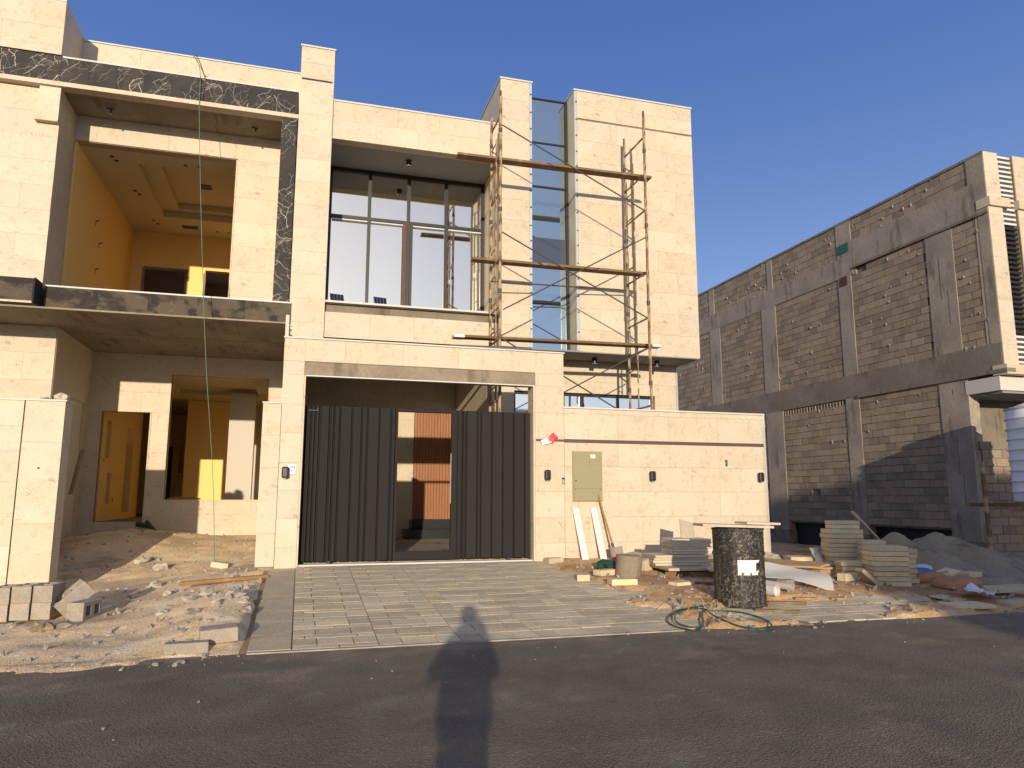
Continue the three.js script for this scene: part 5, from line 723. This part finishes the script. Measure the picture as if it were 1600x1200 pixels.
  scatter('rubble_chips_right', 'pale stone chips strewn over the sand right of the driveway', 700, 5, rightPlot, RUB[2], 0.005, 0.032, chunk(1, 12)); scatter('rubble_pebbles_right', 'grey rubble pebbles right of the driveway', 700, 6, rightPlot, RUB[1], 0.01, 0.05, chunk(1, 15));
  const farHeap = (R) => { const a = R() * 6.28, r = R() ** 0.5; return [7.9 + Math.cos(a) * r * 0.9, -12.1 + Math.sin(a) * r * 0.6]; }; scatter('broken_rubble_heap', 'small heap of broken grey rubble behind the cardboard', 160, 8, farHeap, RUB[0], 0.04, 0.13, chunk(1, 18));
  scatter('road_grit', 'pale grit scattered on the asphalt', 150, 9, (R) => { const x = -3 + R() * 13, z = -7.8 + R() ** 2 * 5.5; return [x, z]; }, RUB[0], 0.003, 0.014, chunk(1, 21));
}

// ---------------------------------------------------------------- behind the camera: the house across the street and the photographer, seen by their shadows
{
  const H = thing('house', 'plain house across the street behind the photographer', 'house', null, [11, 0, 29]), w = std({ color: lin(0.62, 0.55, 0.44) });
  part(H, 'stair_tower', bx(0.0, 5.98, 0, 9.29, 26, 32), w); part(H, 'wing', bx(5.98, 22, 0, 8.66, 26.2, 34), w); part(H, 'parapet_cap', bx(5.99, 22.03, 8.66, 8.7, 26.17, 34.03), capMat);
  for (const x of [1.2, 8.4, 12.2, 16]) for (const y of [1.1, 4.8]) { const f = part(H, 'window', bx(x, x + 1.5, y, y + 1.6, 25.96, 26.25), blackMetal); part(f, 'pane', bx(x + 0.08, x + 1.42, y + 0.08, y + 1.52, 25.945, 25.958), mirrorBlue); } part(H, 'door', bx(4.2, 5.3, 0.1, 2.4, 25.95, 26), doorBrown);
}
{
  const P = thing('person', 'person in a long pale robe holding up a phone, behind the camera', 'person', null, [-0.16, 0, 0.4]);
  const J = []; const cap2 = (a, b, ra, rb) => J.push([a, b, ra, rb]);
  const cx = -0.17, cz = 0.42;
  cap2([cx, 1.32, cz], [cx, 0.95, cz], 0.135, 0.15); cap2([cx, 0.95, cz], [cx, 0.12, cz], 0.15, 0.17); cap2([cx - 0.15, 1.34, cz], [cx + 0.15, 1.34, cz], 0.07, 0.07); cap2([cx, 1.34, cz], [cx, 1.52, cz - 0.02], 0.085, 0.068); cap2([cx - 0.15, 1.34, cz], [cx, 1.48, cz], 0.06, 0.06); cap2([cx + 0.15, 1.34, cz], [cx, 1.48, cz], 0.06, 0.06);
  cap2([cx - 0.1, 1.28, cz], [cx - 0.12, 0.95, cz], 0.11, 0.09); cap2([cx + 0.1, 1.28, cz], [cx + 0.12, 0.95, cz], 0.11, 0.09); cap2([cx - 0.17, 1.34, cz], [cx - 0.25, 1.14, cz - 0.1], 0.075, 0.075); cap2([cx - 0.25, 1.14, cz - 0.1], [cx - 0.02, 1.42, cz - 0.32], 0.068, 0.042); cap2([cx + 0.17, 1.34, cz], [cx + 0.25, 1.14, cz - 0.1], 0.075, 0.075); cap2([cx + 0.25, 1.14, cz - 0.1], [0.06, 1.43, cz - 0.32], 0.068, 0.042);
  cap2([cx, 1.6, cz - 0.04], [cx, 1.63, cz - 0.02], 0.09, 0.105); cap2([cx, 1.56, cz - 0.12], [cx, 1.57, cz - 0.12], 0.03, 0.035);
  for (const s of [-1, 1]) cap2([cx + s * 0.08, 0.04, cz], [cx + s * 0.09, 0.035, cz - 0.17], 0.045, 0.035);
  for (const [hx, s] of [[0.05, 1], [-0.02, -1]]) for (let f = 0; f < 5; f++) { const y = 1.425 + f * 0.018; cap2([hx + (f ? 0.02 : 0) * s, y, cz - 0.34 - f * 0.003], [hx - s * (f ? 0.04 : 0.01), y + (f ? 0.006 : -0.03), cz - 0.375], 0.0125, 0.01); }
  const N = 110, mc = new MarchingCubes(N, new THREE.MeshStandardMaterial(), false, false, 400000), S = 1.0, oy = 0.9, ox = cx, oz = cz - 0.05;
  const sd = (x, y, z) => { let d = 1e9; for (const [a, b, ra, rb] of J) { const bx_ = b[0] - a[0], by = b[1] - a[1], bz = b[2] - a[2], px = x - a[0], py = y - a[1], pz = z - a[2], h = clamp((px * bx_ + py * by + pz * bz) / (bx_ * bx_ + by * by + bz * bz)), e = Math.hypot(px - bx_ * h, py - by * h, pz - bz * h) - lerp(ra, rb, h), k = Math.min(0.03, ra * 0.6), m = Math.max(k - Math.abs(d - e), 0) / k; d = Math.min(d, e) - m * m * k * 0.25; } return d; };
  for (let k = 0; k < N; k++) for (let j = 0; j < N; j++) for (let i = 0; i < N; i++) mc.field[i + j * N + k * N * N] = -sd(ox + (i / N * 2 - 1) * S, oy + (j / N * 2 - 1) * S, oz + (k / N * 2 - 1) * S);
  mc.isolation = 0; mc.update(); const n = mc.count, g = new THREE.BufferGeometry(), a = mc.positionArray.slice(0, n * 3); for (let i = 0; i < n; i++) { a[3 * i] = a[3 * i] * S + ox; a[3 * i + 1] = a[3 * i + 1] * S + oy; a[3 * i + 2] = a[3 * i + 2] * S + oz; }
  g.setAttribute('position', new THREE.BufferAttribute(a, 3)); g.setAttribute('normal', new THREE.BufferAttribute(mc.normalArray.slice(0, n * 3), 3)); g.computeVertexNormals();
  part(P, 'body', g, std({ color: lin(0.6, 0.55, 0.48) }));
  const hr = new THREE.SphereGeometry(0.112, 20, 14, 0, Math.PI * 2, 0, 1.5); hr.translate(cx, 1.635, cz - 0.005); part(P, 'hair', hr, rodMat);
  single('phone', 'black phone held up in both hands at the viewpoint', 'phone', null, rbx(0.15, 0.075, 0.008, 0.003), blackMetal, [-0.02, 1.47, 0.045]);
}

renderer.render(scene, camera);
